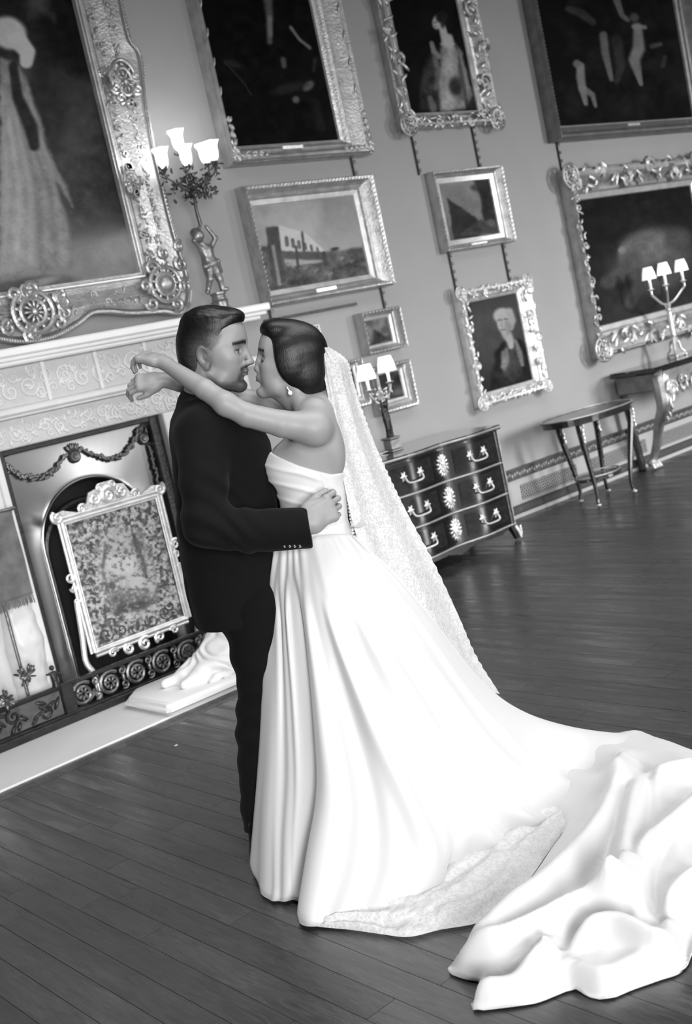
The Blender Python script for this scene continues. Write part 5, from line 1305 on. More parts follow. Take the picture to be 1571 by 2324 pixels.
def groom_tone(P):
    q = H.inv(P); n = noise3(P*260, 3, 2); x, y, z = q.T; ay = np.abs(y)
    t = np.full(len(P), 0.52); head = (q**2).sum(1) < .24**2
    def mx(t, a, v): a = np.clip(a, 0, 1)*head; return t*(1-a)+a*v
    bl = np.interp(x, [-.02, .0, .03, .06, .085, .12], [-.035, -.058, -.080, -.086, -.078, -.07])        # beard line on the jaw
    lowlim = np.interp(x, [-.03, .02, .07], [-.10, -.122, -.135])
    beard = np.clip((bl-z)/.018, 0, 1)*np.clip((z-lowlim)/.012+.6, 0, 1)*np.clip((x+.012)/.02, 0, 1)
    t = mx(t, beard*(.72+.3*(n-.5)), .17)
    soft = np.clip((bl+.035-z)/.05, 0, 1)*np.clip((x+.015)/.02, 0, 1)*np.clip((z+.125)/.02, 0, 1); t = mx(t, soft*(.42+.3*(n-.5)), .24)
    side = np.exp(-((x-.004)/.014)**2)*np.clip((.03-z)/.02, 0, 1)*np.clip((z+.06)/.02, 0, 1)*(ay > .04); t = mx(t, side*.55, .22)
    mus = np.exp(-((z+.0465-.10*np.maximum(ay-.012, 0)*-4)/.0065)**2)*(x > .062)*(ay < .032); t = mx(t, mus*.85, .13)
    gt = np.exp(-((ay-.026)/.008)**2)*(x > .06)*(z < -.05)*(z > -.095); t = mx(t, gt*.7, .17)
    lips = ((z < -.0525) & (z > -.078) & (x > .088) & (ay < .021)); t = mx(t, lips*.35, .42); t = mx(t, np.exp(-((z+.065)/.0022)**2)*(x > .085)*(ay < .022)*.8, .2)
    brow = np.exp(-((z-.0285+.15*np.maximum(ay-.03, 0))/(.0062-.05*np.maximum(ay-.03, 0)))**2)*np.clip((x-.044)/.01, 0, 1)*(ay > .008)*(ay < .060); t = mx(t, brow*1.1, .08)
    eye = np.exp(-((z-.0005)/.0040)**2)*(x > .070)*(ay > .018)*(ay < .044); t = mx(t, eye*.35, .62); t = mx(t, np.exp(-(((z-.0005)/.0046)**2+((ay-.031)/.0052)**2))*(x > .074)*1.2, .05); t = mx(t, np.exp(-((z-.0052)/.0020)**2)*(x > .068)*(ay > .016)*(ay < .047), .10); t = mx(t, np.exp(-((z-.008)/.0025)**2)*(x > .072)*(ay > .016)*(ay < .046)*.55, .22)
    socket = np.exp(-(((z+.004)/.012)**2+((ay-.030)/.018)**2))*(x > .06); t = mx(t, socket*.18, .35)
    nost = np.exp(-(((z+.0425)/.004)**2+((ay-.008)/.004)**2+((x-.100)/.007)**2)); t = mx(t, nost*.8, .15)
    fade = np.clip((z+.015)/.03, 0, 1)*np.clip((np.interp(z, [0, .03, .05, .065], [.012, .045, .052, .05])-x)/.014, 0, 1); t = mx(t, fade*(.75+.5*(n-.5)), .30)
    return t
sdf_object('body', S, 0.0032, 'skin', groom, tone=groom_tone, relax=1)
# hair
Sh = SDF(); HL = Loc(Sh, GO, GR, GS)
HL.ell((-.010, 0, .036), (.104, .0815, .097), .01); HL.ell((-.052, 0, -.02), (.058, .066, .085), .03); HL.ell((.028, 0, .098), (.068, .06, .034), .03); HL.ell((.070, 0, .106), (.030, .048, .020), .02); HL.ell((-.02, 0, .10), (.07, .06, .035), .03)
def keep_g(P):
    q = HL.inv(P); x, y, z = q.T; xl = np.interp(z, [-.13, -.10, -.06, -.025, -.012, .012, .03, .046, .060, .070, .082, .095, .2], [-.07, -.050, -.038, -.036, -.030, .002, .026, .040, .044, .050, .074, .12, .2])
    return np.minimum((xl-x)*.8, (z+.105+.4*np.maximum(-.05-x, 0)*0)*.8)*GS
Sh._add(keep_g, np.full(3, -1e3), np.full(3, 1e3), .004, '-')
Sh.wave(lambda P: .0010*(noise3(HL.inv(P)*np.array([60, 200, 200]), 5, 2)-.5)*2+.003*np.clip(HL.inv(P)[:, 2]-.08, 0, .03)/.03*(noise3(HL.inv(P)*np.array([60, 110, 60]), 8, 2)-.5)*2, GO-.2, GO+.2)
def gh_tone(P):
    q = HL.inv(P); z = q[:, 2]; x = q[:, 0]; n = noise3(q*np.array([120, 240, 240]), 2, 2)
    f = np.clip((.075-z)/.06, 0, 1)*np.clip((x+.085)/.06, 0, 1); return np.clip(.04+.25*f+(.06+.10*f)*(n-.5), .02, 1)
sdf_object('hair', Sh, 0.0032, 'hair_dark', groom, tone=gh_tone, relax=1)
# jacket
J = SDF()
rows = [(905, 412, 520), (935, 394, 560), (975, 388, 590), (1030, 388, 618), (1100, 393, 630), (1180, 399, 636), (1260, 408, 650), (1330, 420, 652), (1395, 440, 652), (1428, 468, 650)]
zz, cc, aa = [], [], []
for y, xl, xr in rows:
    pl_, pr_ = onD(xl, y, DG), onD(xr, y-6, DG); ul, ur = pl_@RH, pr_@RH; zz.append((pl_[2]+pr_[2])/2); cc.append((ul+ur)/2); aa.append((ur-ul)/2)
o_ = np.argsort(zz); zz, cc, aa = np.array(zz)[o_], np.array(cc)[o_], np.array(aa)[o_]
bb = np.interp(zz, [.78, .9, 1.05, 1.2, 1.33, 1.42, 1.49, 1.53], [.185, .18, .17, .185, .20, .195, .14, .09])
loft(J, zz, cc, aa, bb, DG, .03)
shR = onD(462, 985, 3.51)
J.ell(uv(-.40, DG, 1.42), (.085, .20, .09), np.stack([RH, FH, EZ], 1), .05)
J.chain([shR, onD(462, 1090, 3.44), onD(468, 1190, 3.40)], (.082, .074, .068), .045); J.chain([onD(468, 1190, 3.40), onD(560, 1205, 3.395), onD(704, 1198, 3.412)], (.068, .066, .062), .03)
J.chain([uv(-.40, 3.86, 1.41), uv(-.41, 3.95, 1.15)], (.08, .066), .045); J.chain([uv(-.41, 3.95, 1.15), uv(-.22, 3.86, 1.12)], (.066, .052), .03)
J.cone(uv(-.385, DG, 1.46), GO+GR@np.array([-.058, 0, -.165]), .085, .070, .03)                   # collar stand
J.half(onD(704, 1198, 3.412), unit(RH*.99-EZ*.06), .004)                                           # cuff end
zh = onD(478, 1424, 3.62)[2]; J._add(lambda P: (P[:, 2]-(zh+.02*0)), np.full(3, -1e3), np.full(3, 1e3), .004, '-')
J._add(lambda P: np.maximum(np.abs((P-uv(-.5, 3.60, 0))@FH)-.004, np.maximum(P[:, 2]-.98, (P@RH)+.44)), uv(-.6, 3.5, .7), uv(-.4, 3.7, 1.0), .004, '-')     # back vent
el = onD(470, 1195, 3.40)
def jw(P):
    d = np.linalg.norm(P-el, axis=1); u, z = P@RH, P[:, 2]
    w = .006*np.exp(-(d/.14)**2)*np.sin(95*(z*.8+u*.75)+3*np.sin(u*20))
    w += .0035*np.exp(-((z-1.12)/.12)**2)*np.sin(60*(z+.35*u)+2*np.sin(P@FH*18))*np.exp(-((u+.5)/.12)**2)
    w += .004*(vnoise(u*14, z*9, 3, 2)-.5); return w
J.wave(jw, uv(-.6, 3.2, .7).clip(-9, 9)-.5, uv(0, 4.1, 1.7)+.5)
jk = sdf_object('jacket', J, 0.005, 'suit_wool', groom, relax=2)
for px in (645, 657, 668, 680): MB().ell(onD(px, 1239, 3.362), (.006, .006, .006), 8, 5).build('cuff_button', 'silver', jk)
# trousers
T = SDF()
def leg(D0, du, k):
    pts = [(1400, 516), (1440, 519), (1500, 526), (1560, 543), (1600, 541), (1660, 538), (1750, 543), (1830, 549), (1884, 553)]
    P, Rr = [], []
    for i, (y, xl) in enumerate(pts):
        rad = [.108, .105, .098, .082, .080, .078, .072, .067, .066][i]; b = onD(xl, y, D0); P.append(b+RH*(rad*.98+du*(1-i/20))); Rr.append(rad)
    T.chain(P, Rr, .03, (FH, .92)); return P
lp_ = leg(3.585, 0, 0); lq = leg(3.80, .05, 0)
T.ell(uv(-.42, DG, .86), (.10, .15, .10), np.stack([RH, FH, EZ], 1), .05)
for q in (lp_, lq): T.half(q[-1]-EZ*.0, (0, 0, -1)) if q is lp_ else None
T.wave(lambda P: .005*np.exp(-((P[:, 2]-.50)/.16)**2)*np.sin(70*(P[:, 2]+.3*(P@RH)))+.004*np.exp(-((P[:, 2]-.16)/.08)**2)*np.sin(60*P[:, 2]+20*(P@FH)), uv(-.8, 3, 0)-.5, uv(0, 4.2, 1)+.5)
sdf_object('trousers', T, 0.006, 'suit_wool', groom, relax=2)
for (D0, hu, hd) in ((3.56, -.505, 0), (3.80, -.44, .02)):
    Q = SDF(); base = uv(hu, D0, 0); f = unit(gf-FH*.18) if D0 < 3.7 else unit(gf+FH*.2)
    Q.cone(base+EZ*.045, base+f*.08+EZ*.05, .040, .040, .02).cone(base+f*.08+EZ*.045, base+f*.20+EZ*.032, .040, .030, .03, (EZ, .8)).cone(base+EZ*.05, base+EZ*.14+f*.01, .042, .040, .02)
    Q.half(base+EZ*.004, -EZ, .002)
    sdf_object('shoe', Q, 0.005, 'shoe_leather', groom)

# ------------------------------------------------------------------ the bride
DB = 3.64
bride = thing('person', uv(-.10, DB, 0), 'dark haired woman in a strapless white wedding gown with a long train and lace veil', 'person', 'bridal couple')
b_yaw = math.radians(3); bf = -math.cos(b_yaw)*RH+math.sin(b_yaw)*FH
BO = uv(-.071, 3.66, 1.577); BR = frame_head(bf, math.radians(18)); BS = 0.985
S = SDF(); B = Loc(S, BO, BR, BS); build_head(B, False)
nb = uv(-.015, 3.665, 1.415)
S.chain([B.p((-.018, 0, -.06)), B.p((-.03, 0, -.11)), nb], (.050, .047, .056), .03); S.cone(B.p((.01, -.015, -.10)), uv(-.07, 3.68, 1.40), .026, .022, .03); S.cone(B.p((-.03, .035, -.07)), uv(-.07, 3.60, 1.40), .020, .018, .025)
sl = onD(712, 972, 3.505); sr = uv(-.075, 3.815, 1.375)
bz = [0.98, 1.05, 1.15, 1.25, 1.32, 1.40]; bc = [-.105, -.105, -.092, -.090, -.078, -.045]; ba = [.11, .098, .104, .108, .092, .045]; bbw = [.135, .115, .118, .13, .138, .11]
loft(S, bz, bc, ba, bbw, DB, .03)
S.chain([nb-EZ*.01, uv(-.03, 3.58, 1.405), sl], (.052, .048, .050), .04); S.chain([nb-EZ*.01, uv(-.045, 3.75, 1.405), sr], (.052, .048, .048), .04)
S.ell(uv(.005, 3.575, 1.30), (.035, .055, .085), np.stack([RH, FH, EZ], 1), .045)                    # shoulder blade
S.ell(uv(-.155, 3.585, 1.265), (.055, .055, .055), np.stack([RH, FH, EZ], 1), .04); S.ell(uv(-.155, 3.70, 1.265), (.055, .055, .055), np.stack([RH, FH, EZ], 1), .04)
le = onD(512, 917, 3.475); lwr = onD(370, 822, 3.64)
S.chain([sl, onD(640, 962, 3.485), onD(560, 942, 3.475), le], (.049, .0405, .036, .034), .03); S.chain([le, onD(465, 884, 3.52), lwr], (.034, .0315, .0215), .02)
re_ = uv(-.30, 3.83, 1.475); rwr = onD(366, 862, 3.80)
S.chain([sr, onD(600, 912, 3.83), onD(540, 902, 3.83), re_], (.045, .036, .033, .032), .03); S.chain([re_, uv(-.40, 3.83, 1.56), rwr], (.032, .030, .022), .02)
hf = unit(onD(310, 806, 3.68)-lwr); hand(S, lwr+hf*.004, hf, EZ-.35*FH+.2*RH, FH, .93, [(.55, .75, .6), (.6, .8, .6), (.65, .8, .6), (.7, .85, .6)], .02)
hf2 = unit(onD(290, 872, 3.79)-rwr); hand(S, rwr, hf2, unit(EZ*.7-FH*.75), unit(-EZ*.6-FH*.4), .93, [(.45, .8, .6), (.5, .8, .6), (.52, .85, .6), (.55, .85, .6)], .0, .6, (.9, .4))
def bride_tone(P):
    q = B.inv(P); x, y, z = q.T; ay = np.abs(y); t = np.full(len(P), 0.53); head = (q**2).sum(1) < .15**2
    def mx(t, a, v): a = np.clip(a, 0, 1)*head; return t*(1-a)+a*v
    t = mx(t, np.exp(-((z-.030+.12*np.maximum(ay-.03, 0))/.0048)**2)*np.clip((x-.05)/.01, 0, 1)*(ay > .010)*(ay < .056)*1.1, .10)
    t = mx(t, np.exp(-((z+.006+.1*np.maximum(ay-.036, 0))/.0038)**2)*(x > .055)*(ay > .016)*(ay < .052)*1.1, .07); t = mx(t, np.exp(-(((z-.004)/.010)**2+((ay-.032)/.016)**2))*(x > .06)*.35, .35)
    t = mx(t, ((z < -.0525) & (z > -.078) & (x > .088) & (ay < .020))*.5, .36); t = mx(t, np.exp(-((z+.065)/.002)**2)*(x > .086)*(ay < .021)*.7, .22)
    t = mx(t, np.exp(-(((z+.0425)/.004)**2+((ay-.008)/.004)**2+((x-.096)/.007)**2))*.7, .2)
    pp = np.stack([P@RH, P[:, 2]], 1); c = onD(537, 901, 3.83); d = np.hypot(pp[:, 0]-c@RH+.0, (P[:, 2]-c[2])+.5*(pp[:, 0]-c@RH))
    tat = (np.abs(P@FH-3.79) < .06)*(np.abs(pp[:, 0]-c@RH) < .012)*np.exp(-(((P[:, 2]-c[2])+.35*(pp[:, 0]-c@RH)+.004*np.sin(pp[:, 0]*500))/.004)**2); t = t*(1-.8*tat)+.8*tat*.15
    return t
sdf_object('body', S, 0.0032, 'skin', bride, tone=bride_tone, relax=1)
# hair swept into a low chignon
Sh = SDF(); BL = Loc(Sh, BO, BR, BS)
BL.ell((-.012, 0, .036), (.108, .088, .098), .01); BL.ell((-.030, 0, -.03), (.078, .080, .075), .03); BL.ell((-.072, 0, -.045), (.058, .066, .068), .03); BL.ell((-.060, 0, -.105), (.042, .05, .035), .025)
BL.ell((.066, .0, .090), (.036, .06, .028), .02); BL.ell((.045, -.0, .105), (.05, .06, .026), .03); BL.ell((.016, .072, .0), (.045, .018, .055), .025); BL.ell((.016, -.072, .0), (.045, .018, .055), .025)
def keep_b(P):
    q = BL.inv(P); x, y, z = q.T; xl = np.interp(z, [-.16, -.12, -.09, -.06, -.03, 0, .03, .055, .072, .085, .2], [-.05, -.035, -.018, .010, .030, .042, .050, .058, .074, .12, .2])
    return (xl-x)*.8*BS
Sh._add(keep_b, np.full(3, -1e3), np.full(3, 1e3), .008, '-')
Sh.wave(lambda P: .00015*np.sin(BL.inv(P)@np.array([60, 150, 230])+6*noise3(BL.inv(P)*22, 4, 2))*np.clip((BL.inv(P)[:, 0]+.12)/.1, .3, 1), BO-.2, BO+.2)
def bh_tone(P):
    q = BL.inv(P); n = noise3(q*np.array([70, 160, 200]), 6, 3); return np.clip(.03+.03*np.clip((n-.5)*3, 0, 1)+.06*np.clip((q[:, 0]-.03)/.04, 0, 1)*np.clip((n-.4)*2, 0, 1), .02, 1)
sdf_object('hair', Sh, 0.0035, 'hair_dark', bride, tone=bh_tone, relax=1)
er = onD(658, 889, 3.572); ea = MB().tube([er+EZ*.016+RH*-.006, er], .0022, 6).build('earring', 'silver', bride); MB().ell(er-EZ*.004, (.0072, .0072, .0072), 12, 8).build('pearl_drop', 'pearl', ea)
# strapless pleated bodice
Bd = SDF(); loft(Bd, [.97]+bz[1:5], [-.105]+bc[1:5], [.118, .106, .111, .115, .099], [.142, .122, .125, .137, .145], DB, .02)
Bd.ell(uv(-.157, 3.583, 1.262), (.061, .061, .061), np.stack([RH, FH, EZ], 1), .04); Bd.ell(uv(-.157, 3.70, 1.262), (.061, .061, .061), np.stack([RH, FH, EZ], 1), .04); Bd.ell(uv(.003, 3.577, 1.29), (.038, .058, .085), np.stack([RH, FH, EZ], 1), .045)
def bwave(P):
    u, z = P@RH, P[:, 2]; w = (z+.42*(u+.2)+.25*np.maximum(u+.12, 0)**1.2)/.052; f = w-np.floor(w)
    return .0040*(np.exp(-((f-.5)/.14)**2)-.3)*np.clip((-.045-u)/.03, 0, 1)*np.clip((z-1.0)/.05, 0, 1)+.003*np.exp(-((u+.045)/.006)**2)
Bd.wave(bwave, uv(-.5, 3.3, .9)-.5, uv(.2, 3.9, 1.4)+.5)
Bd._add(lambda P: np.interp(P@RH, [-.26, -.19, -.11, -.02, .06], [1.335, 1.316, 1.262, 1.212, 1.198])-P[:, 2], np.full(3, -1e3), np.full(3, 1e3), .004, '-')
bod = sdf_object('bodice', Bd, 0.0035, 'bodice_silk', bride, relax=1)
for k in range(14):
    t = k/13; q = onD(786+16*t*1.0, 1105+105*t, 3.60); MB().ell(q, (.0055, .0055, .0055), 8, 5).build('button', 'pearl', bod)
MB().tube(catmull([onD(800, 1192, 3.55), onD(815, 1195, 3.52), onD(832, 1185, 3.50)], 5), .006, 6, squash=(FH, .5)).build('button_loop', 'bodice_silk', bod)

# ------------------------------------------------------------------ skirt: columns run from the waist down to the hem on the floor
WC, WA, WB = -.112, .152, .142
def waistD(u, far=False):
    s = math.sqrt(max(0, 1-((u-WC)/WA)**2)); return DB-.01+(WB*s if far else -WB*s)
cols = [[(618, 1238), (607, 1330), (606, 1420), (604, 1560), (600, 1700), (590, 1850), (581, 1960)],
        [(628, 1240), (618, 1330), (620, 1430), (618, 1570), (612, 1720), (603, 1880), (600, 2034)],
        [(640, 1240), (634, 1330), (638, 1440), (645, 1600), (648, 1760), (640, 1900), (637, 2046)],
        [(654, 1240), (655, 1330), (665, 1450), (680, 1620), (688, 1780), (680, 1920), (676, 2044)],
        [(672, 1236), (680, 1330), (700, 1460), (722, 1640), (735, 1800), (712, 1950), (687, 2098)],
        [(694, 1228), (712, 1330), (742, 1470), (782, 1650), (815, 1820), (805, 1970), (760, 2097)],
        [(716, 1218), (744, 1320), (785, 1470), (845, 1650), (895, 1810), (915, 1950), (880, 2072)],
        [(738, 1214), (776, 1310), (828, 1460), (905, 1640), (968, 1790), (1010, 1910), (990, 2016)],
        [(758, 1213), (806, 1310), (868, 1450), (955, 1620), (1020, 1760), (1065, 1870), (1064, 1960)],
        [(774, 1213), (834, 1310), (905, 1440), (1000, 1600), (1070, 1725), (1125, 1820), (1188, 1897)],
        [(788, 1213), (860, 1310), (940, 1430), (1040, 1580), (1115, 1690), (1190, 1770), (1300, 1830)],
        [(797, 1214), (884, 1310), (970, 1420), (1065, 1550), (1150, 1640), (1250, 1720), (1420, 1760)],
        [(803, 1216), (900, 1310), (985, 1410), (1075, 1525), (1160, 1600), (1280, 1650), (1480, 1690)]]
def solve_col(c):
    w = c[0]; u0 = onD(*w, DB)@RH; Dw = waistD(min(max(u0, WC-WA*.97), WC+WA*.97)); P = [onD(*w, Dw)]; zw = P[0][2]; h = onZ(*c[-1], .012); Dh = h@FH
    for q in c[1:-1]:
        D = Dw
        for _ in range(25):
            p = onD(*q, D); s = np.clip((zw-p[2])/zw, 0, 1); D = .5*D+.5*(Dw+(Dh-Dw)*s**1.08)
        P.append(p)
    P.append(h); return np.array(P)
cs = [solve_col(c) for c in cols]
nr = len(cols[0])
for pts in ([(.03, 3.70, .985), (.12, 3.72, .80), (.21, 3.76, .58), (.29, 3.82, .38), (.40, 3.88, .20), (.60, 3.93, .08), (.85, 3.95, .012)], [(-.02, 3.76, .99), (.03, 3.82, .8), (.10, 3.90, .58), (.18, 3.98, .38), (.27, 4.04, .20), (.38, 4.08, .08), (.5, 4.1, .012)]):
    cs.append(np.array([uv(*q) for q in pts]))
for (wu, hu, hd) in ((-.10, .1, 4.10), (-.18, -.25, 3.98), (-.245, -.46, 3.72)):
    wd = waistD(wu, True); a = uv(wu, wd, cs[0][0][2]); h = uv(hu, hd, .012); P = []
    for i in range(nr):
        s = i/(nr-1); f = s**1.25; P.append(uv(wu+(hu-wu)*f, wd+(hd-wd)*f, a[2]+(h[2]-a[2])*s))
    cs.append(np.array(P))
cs = np.array(cs)                                                    # (columns, rows, 3)
NC, KR, KC = len(cs), 10, 12
rowsm = np.array([catmull(c, KR) for c in cs])                       # refine down each column
closed = np.concatenate([rowsm[-1:], rowsm, rowsm[:2]])
fine = []
for i in range(1, NC+1):
    for t in np.linspace(0, 1, KC, endpoint=False):
        a, b, c, d = closed[i-1], closed[i], closed[i+1], closed[i+2] if i+2 < len(closed) else closed[i+1]
        fine.append(0.5*((2*b)+(-a+c)*t+(2*a-5*b+4*c-d)*t*t+(-a+3*b-3*c+d)*t**3))
G = np.array(fine); n0, n1 = G.shape[:2]
ci = np.arange(n0)/KC; sr_ = np.linspace(0, 1, n1)
axis = np.array([uv(WC, DB, 0)]); nrm = np.zeros_like(G)
du = np.roll(G, -1, 0)-np.roll(G, 1, 0); dv = np.gradient(G, axis=1); nrm = np.cross(du, dv); nrm /= np.linalg.norm(nrm, axis=2)[:, :, None]+1e-9
ctr = G.mean(0, keepdims=True); sg = np.sign((nrm*(G-uv(WC, DB, .5))).sum(2)); nrm *= sg[:, :, None]
def bumpsum(c, s, items):
    out = np.zeros((len(c), len(s)))
    for (c0, c1, w, amp, s0, s1) in items:                           # a fold that drifts from column c0 (at its top s0) to c1 (at its foot s1)
        m_ = np.clip((s-s0)/(s1-s0+1e-9), 0, 1); cc_ = c0+(c1-c0)*m_; env = np.clip((s-s0)/.18, 0, 1); env = env*env*(3-2*env)
        ww = w*(.55+.45*s); out += amp*env*np.exp(-((c[:, None]-cc_)/ww)**2)
    return out
folds = [(0.6, 0.3, .35, .030, .25, 1), (1.9, 1.5, .40, -.024, .15, 1), (2.9, 2.6, .35, .030, .10, 1), (3.7, 3.3, .30, -.030, .10, 1), (4.3, 4.0, .35, .030, .15, 1), (5.2, 5.6, .6, -.022, .25, 1),
         (5.4, 6.9, .32, .045, .18, 1), (6.6, 7.6, .45, -.030, .25, 1), (6.9, 8.6, .26, .038, .20, 1), (7.6, 8.9, .25, -.035, .30, 1), (8.0, 9.35, .22, .040, .22, 1), (8.8, 9.8, .3, -.024, .3, 1), (9.5, 10.4, .3, .022, .3, 1)]
disp = .55*bumpsum(ci, sr_, folds)
gath = (np.sin(ci*2*math.pi*1.1+1.8*np.sin(ci*1.7))*np.clip(1.3-ci*.16, .25, 1))[:, None]*.0045*np.exp(-(sr_/.16)**2)*np.clip(sr_/.02, 0, 1)
fade_c = ((ci < 10.8) | (ci > 17.5))[:, None]*1.0
hemfade = np.clip((1-sr_)/.02, .35, 1)
disp = (disp*hemfade+gath+.004*np.sin(ci*9.0)[:, None]*sr_)*fade_c
G = G+nrm*disp[:, :, None]
G[:, :, 2] = np.maximum(G[:, :, 2], .006)
MB().grid(np.ascontiguousarray(G), close_u=True).build('skirt', 'satin', bride, sharp=180, solid=0.003)

# ------------------------------------------------------------------ train heaped on the floor
def seg_dist(P, line):
    best = np.full(len(P), 9e9)
    for a, b in zip(line[:-1], line[1:]):
        ab = b-a; t = np.clip((P-a)@ab/(ab@ab+1e-12), 0, 1); best = np.minimum(best, np.linalg.norm(P-a-t[:, None]*ab, axis=1))
    return best
def resample(c, n):
    L = np.r_[0, np.cumsum(np.linalg.norm(np.diff(c, axis=0), axis=1))]; t = np.linspace(0, L[-1], n); return np.stack([np.interp(t, L, c[:, k]) for k in range(c.shape[1])], 1)
fl = lambda pts, z=0.0: np.array([onZ(a, b, z)[:2] for a, b in pts])
low = [(1215, 1815), (1250, 1850), (1281, 1884), (1247, 1940), (1190, 2020), (1111, 2091), (1086, 2112), (1071, 2159), (1030, 2190), (1020, 2212), (1060, 2228), (1091, 2237), (1078, 2275), (1077, 2298), (1150, 2292), (1219, 2281), (1298, 2253), (1340, 2268), (1383, 2272), (1440, 2250), (1497, 2230), (1553, 2207), (1575, 2150), (1600, 2120)]
upp = [(1495, 1683), (1571, 1710), (1680, 1760), (1760, 1860), (1760, 1960), (1720, 2050), (1660, 2110)]
NA, NBv = 150, 90
back = np.array([uv(u, D, 0)[:2] for u, D in ((.46, 3.90), (.60, 3.94), (.74, 3.96), (.86, 3.95))])
lo_ = resample(catmull(fl(low), 5), NA); up_ = resample(catmull(np.vstack([back, fl(upp)]), 5), NA)
tt = np.linspace(0, 1, NBv); tt = tt*tt*(3-2*tt)*.5+tt*.5
Pf = lo_[:, None, :]*(1-tt[None, :, None])+up_[:, None, :]*tt[None, :, None]
flat = Pf.reshape(-1, 2); outl = np.vstack([lo_, up_[::-1], lo_[:1]])
dE = seg_dist(flat, outl[::3])
zf = .022*(1-np.exp(-dE/.012))+.045*(1-np.exp(-dE/.10))
ridges = [([(1432, 1800), (1420, 1850), (1390, 1920), (1335, 2000), (1245, 2085), (1110, 2180)], .075, .050), ([(1580, 1800), (1500, 1830), (1465, 1890), (1440, 1980), (1415, 2105)], .060, .045),
          ([(1600, 1880), (1500, 1980), (1440, 2090)], .055, .04), ([(1060, 2215), (1130, 2205), (1210, 2180), (1320, 2125), (1410, 2105)], .060, .024), ([(1085, 2285), (1190, 2272), (1245, 2215), (1290, 2192), (1400, 2165), (1500, 2190)], .055, .030),
          ([(1590, 2050), (1530, 2110), (1545, 2190)], .05, .03), ([(1200, 1670), (1330, 1740), (1430, 1760)], .025, .07), ([(1150, 1720), (1290, 1800), (1400, 1830)], .03, .05), ([(1300, 2230), (1380, 2250), (1460, 2220)], .03, .03),
          ([(1285, 2195), (1350, 2150), (1420, 2128)], -.07, .022), ([(1430, 1860), (1400, 1960), (1350, 2060)], -.035, .022), ([(1490, 1830), (1475, 1930), (1450, 2040)], -.03, .018), ([(1110, 2243), (1180, 2240), (1225, 2215)], -.055, .014), ([(1340, 2150), (1500, 2140), (1560, 2120)], -.03, .02), ([(1530, 1960), (1490, 2050), (1510, 2130)], -.03, .02)]
for pts, h_, w_ in ridges: zf += h_*np.exp(-(seg_dist(flat, catmull(fl(pts), 5))/w_)**2)*(1-np.exp(-dE/.03))
zf += .010*(vnoise(flat[:, 0]*9, flat[:, 1]*9, 5, 3)-.5)*(1-np.exp(-dE/.05))+.004*np.abs(vnoise(flat[:, 0]*14+flat[:, 1]*8, flat[:, 1]*20-flat[:, 0]*6, 15, 2)-.5)*(1-np.exp(-dE/.04))
zf = np.maximum(zf, .006)
MB().grid(np.dstack([Pf, zf.reshape(NA, NBv)])).build('train', 'satin', bride, sharp=180, solid=0.003)

# ------------------------------------------------------------------ lace: veil from the chignon, spreading on the floor
def lace_mat(name, hole, scale):
    m = bpy.data.materials.new(name); m.use_nodes = True; nt = m.node_tree; N = nt.nodes.new; Lk = nt.links.new; b = nt.nodes['Principled BSDF']
    b.inputs['Base Color'].default_value = (.64, .64, .64, 1); b.inputs['Roughness'].default_value = .75
    tc = N('ShaderNodeTexCoord'); vo = N('ShaderNodeTexVoronoi'); vo.inputs['Scale'].default_value = scale; no = N('ShaderNodeTexNoise'); no.inputs['Scale'].default_value = scale*.28; no.inputs['Detail'].default_value = 3
    Lk(tc.outputs['Object'], vo.inputs['Vector']); Lk(tc.outputs['Object'], no.inputs['Vector'])
    mu = N('ShaderNodeMath'); mu.operation = 'MULTIPLY'; Lk(vo.outputs['Distance'], mu.inputs[0]); Lk(no.outputs['Fac'], mu.inputs[1])
    mr = N('ShaderNodeMapRange'); mr.inputs['From Min'].default_value = .16; mr.inputs['From Max'].default_value = .30; mr.inputs['To Min'].default_value = hole; mr.inputs['To Max'].default_value = 1.0
    Lk(mu.outputs[0], mr.inputs['Value']); Lk(mr.outputs[0], b.inputs['Alpha'])
    mc = N('ShaderNodeMapRange'); mc.inputs['From Min'].default_value = .12; mc.inputs['From Max'].default_value = .34; mc.inputs['To Min'].default_value = .57; mc.inputs['To Max'].default_value = .66; Lk(mu.outputs[0], mc.inputs['Value']); Lk(mc.outputs[0], b.inputs['Base Color'])
    bp = N('ShaderNodeBump'); bp.inputs['Strength'].default_value = .5; bp.inputs['Distance'].default_value = .004; Lk(mu.outputs[0], bp.inputs['Height']); Lk(bp.outputs[0], b.inputs['Normal'])
    tr = N('ShaderNodeBsdfTranslucent'); tr.inputs[0].default_value = (.85, .85, .85, 1); mxs = N('ShaderNodeMixShader'); mxs.inputs[0].default_value = .25
    out = nt.nodes['Material Output']; Lk(b.outputs[0], mxs.inputs[1]); Lk(tr.outputs[0], mxs.inputs[2])
    tp = N('ShaderNodeBsdfTransparent'); m2 = N('ShaderNodeMixShader'); Lk(mr.outputs[0], m2.inputs[0]); Lk(tp.outputs[0], m2.inputs[1]); Lk(mxs.outputs[0], m2.inputs[2]); Lk(m2.outputs[0], out.inputs[0])
    MATS[name] = m; return m
lace_mat('veil_lace', .93, 150); lace_mat('floor_lace', .985, 110)
vl = [(730, 792), (731, 825), (741, 880), (752, 940), (764, 1010), (778, 1080), (792, 1150), (812, 1225), (850, 1330), (900, 1440), (960, 1560)]
vr = [(745, 786), (788, 818), (803, 868), (826, 940), (853, 1012), (886, 1085), (925, 1165), (984, 1275), (1040, 1395), (1082, 1490), (1135, 1575)]
dl = np.interp(np.linspace(0, 1, 11), [0, .3, .7, 1], [3.63, 3.60, 3.55, 3.44]); dr = np.interp(np.linspace(0, 1, 11), [0, .3, .7, 1], [3.67, 3.72, 3.80, 3.98])
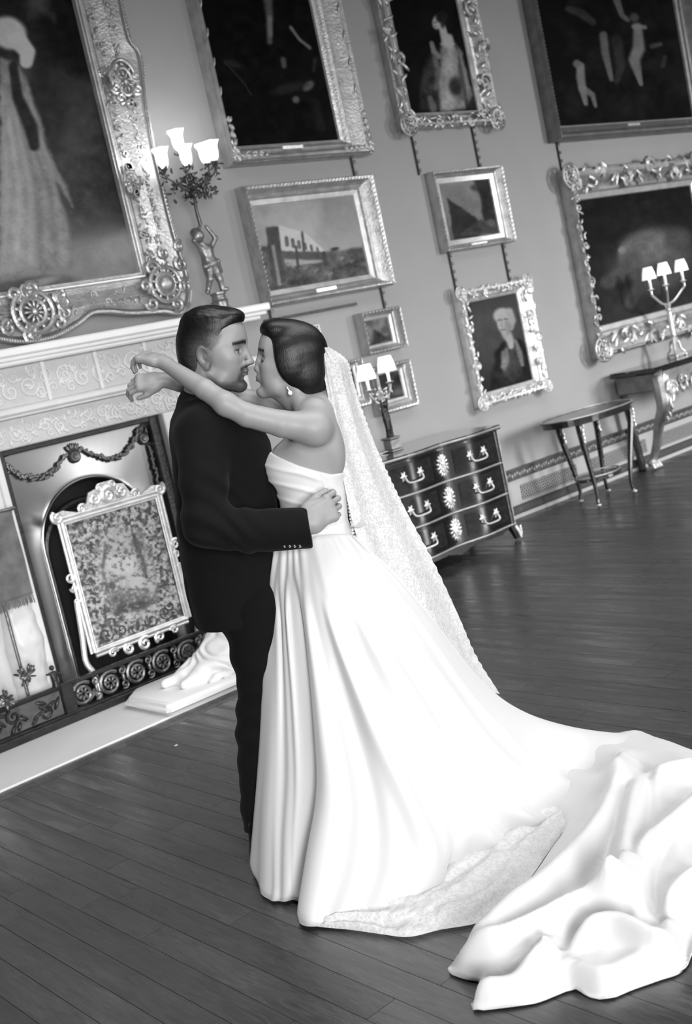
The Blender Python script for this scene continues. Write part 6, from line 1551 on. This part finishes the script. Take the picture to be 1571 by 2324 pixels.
VL = catmull(np.array([onD(*p, d) for p, d in zip(vl, dl)]), 10); VR = catmull(np.array([onD(*p, d) for p, d in zip(vr, dr)]), 10)
nw = 60; w = np.linspace(0, 1, nw); V = VL[:, None]*(1-w[None, :, None])+VR[:, None]*w[None, :, None]; s = np.linspace(0, 1, len(V))
fold = .013*np.sin(w*math.pi*2*1.9+.6)[None, :]*np.clip(s*3, .25, 1)[:, None]+.03*np.sin(w*math.pi)[None, :]*(1-s)[:, None]+.002*np.sin(w*31+2+np.sin(w*9))[None, :]
fold = fold*np.sin(np.clip(w*6, 0, 1)*math.pi/2)[None, :]
edge = .0022*np.sin(s*330)[:, None]*(w > .985)[None, :]
V = V-FH[None, None]*fold[:, :, None]+RH[None, None]*edge[:, :, None]
MB().grid(V).build('veil', 'veil_lace', bride, sharp=180)
lo2 = [(712, 2102), (722, 2110), (800, 2118), (870, 2128), (930, 2134), (1000, 2118), (1111, 2093), (1190, 2020), (1247, 1940), (1290, 1880)]
up2 = [(712, 2098), (740, 2092), (800, 2070), (880, 2040), (950, 2000), (1010, 1970), (1060, 1930), (1120, 1890), (1190, 1850), (1260, 1820)]
A2 = resample(catmull(fl(lo2), 5), 160); B2 = resample(catmull(fl(up2), 5), 160); t2 = np.linspace(0, 1, 50)
PP = A2[:, None]*(1-t2[None, :, None])+B2[:, None]*t2[None, :, None]; ff = PP.reshape(-1, 2)
zz2 = .010+.022*np.sin(np.clip(t2*1.5, 0, 1)*math.pi*.5)[None, :]+(.020*(vnoise(ff[:, 0]*16, ff[:, 1]*26, 3, 3)-.4)).reshape(160, 50)*np.clip(t2*8, 0, 1)[None, :]+.008*np.sin(t2*22)[None, :]*np.sin(np.linspace(0, 9, 160))[:, None]
MB().grid(np.dstack([PP, np.maximum(zz2, .006)])).build('lace_hem', 'floor_lace', bride, sharp=180)

# a stray pale petal on the boards
q = onZ(400, 1692, .003); o = MB().ell((q[0], q[1], .004), (.010, .006, .003), 8, 4).build('petal', 'bodice_silk')
tag(o, 'tiny pale petal lying on the dark floorboards left of the groom', 'petal')
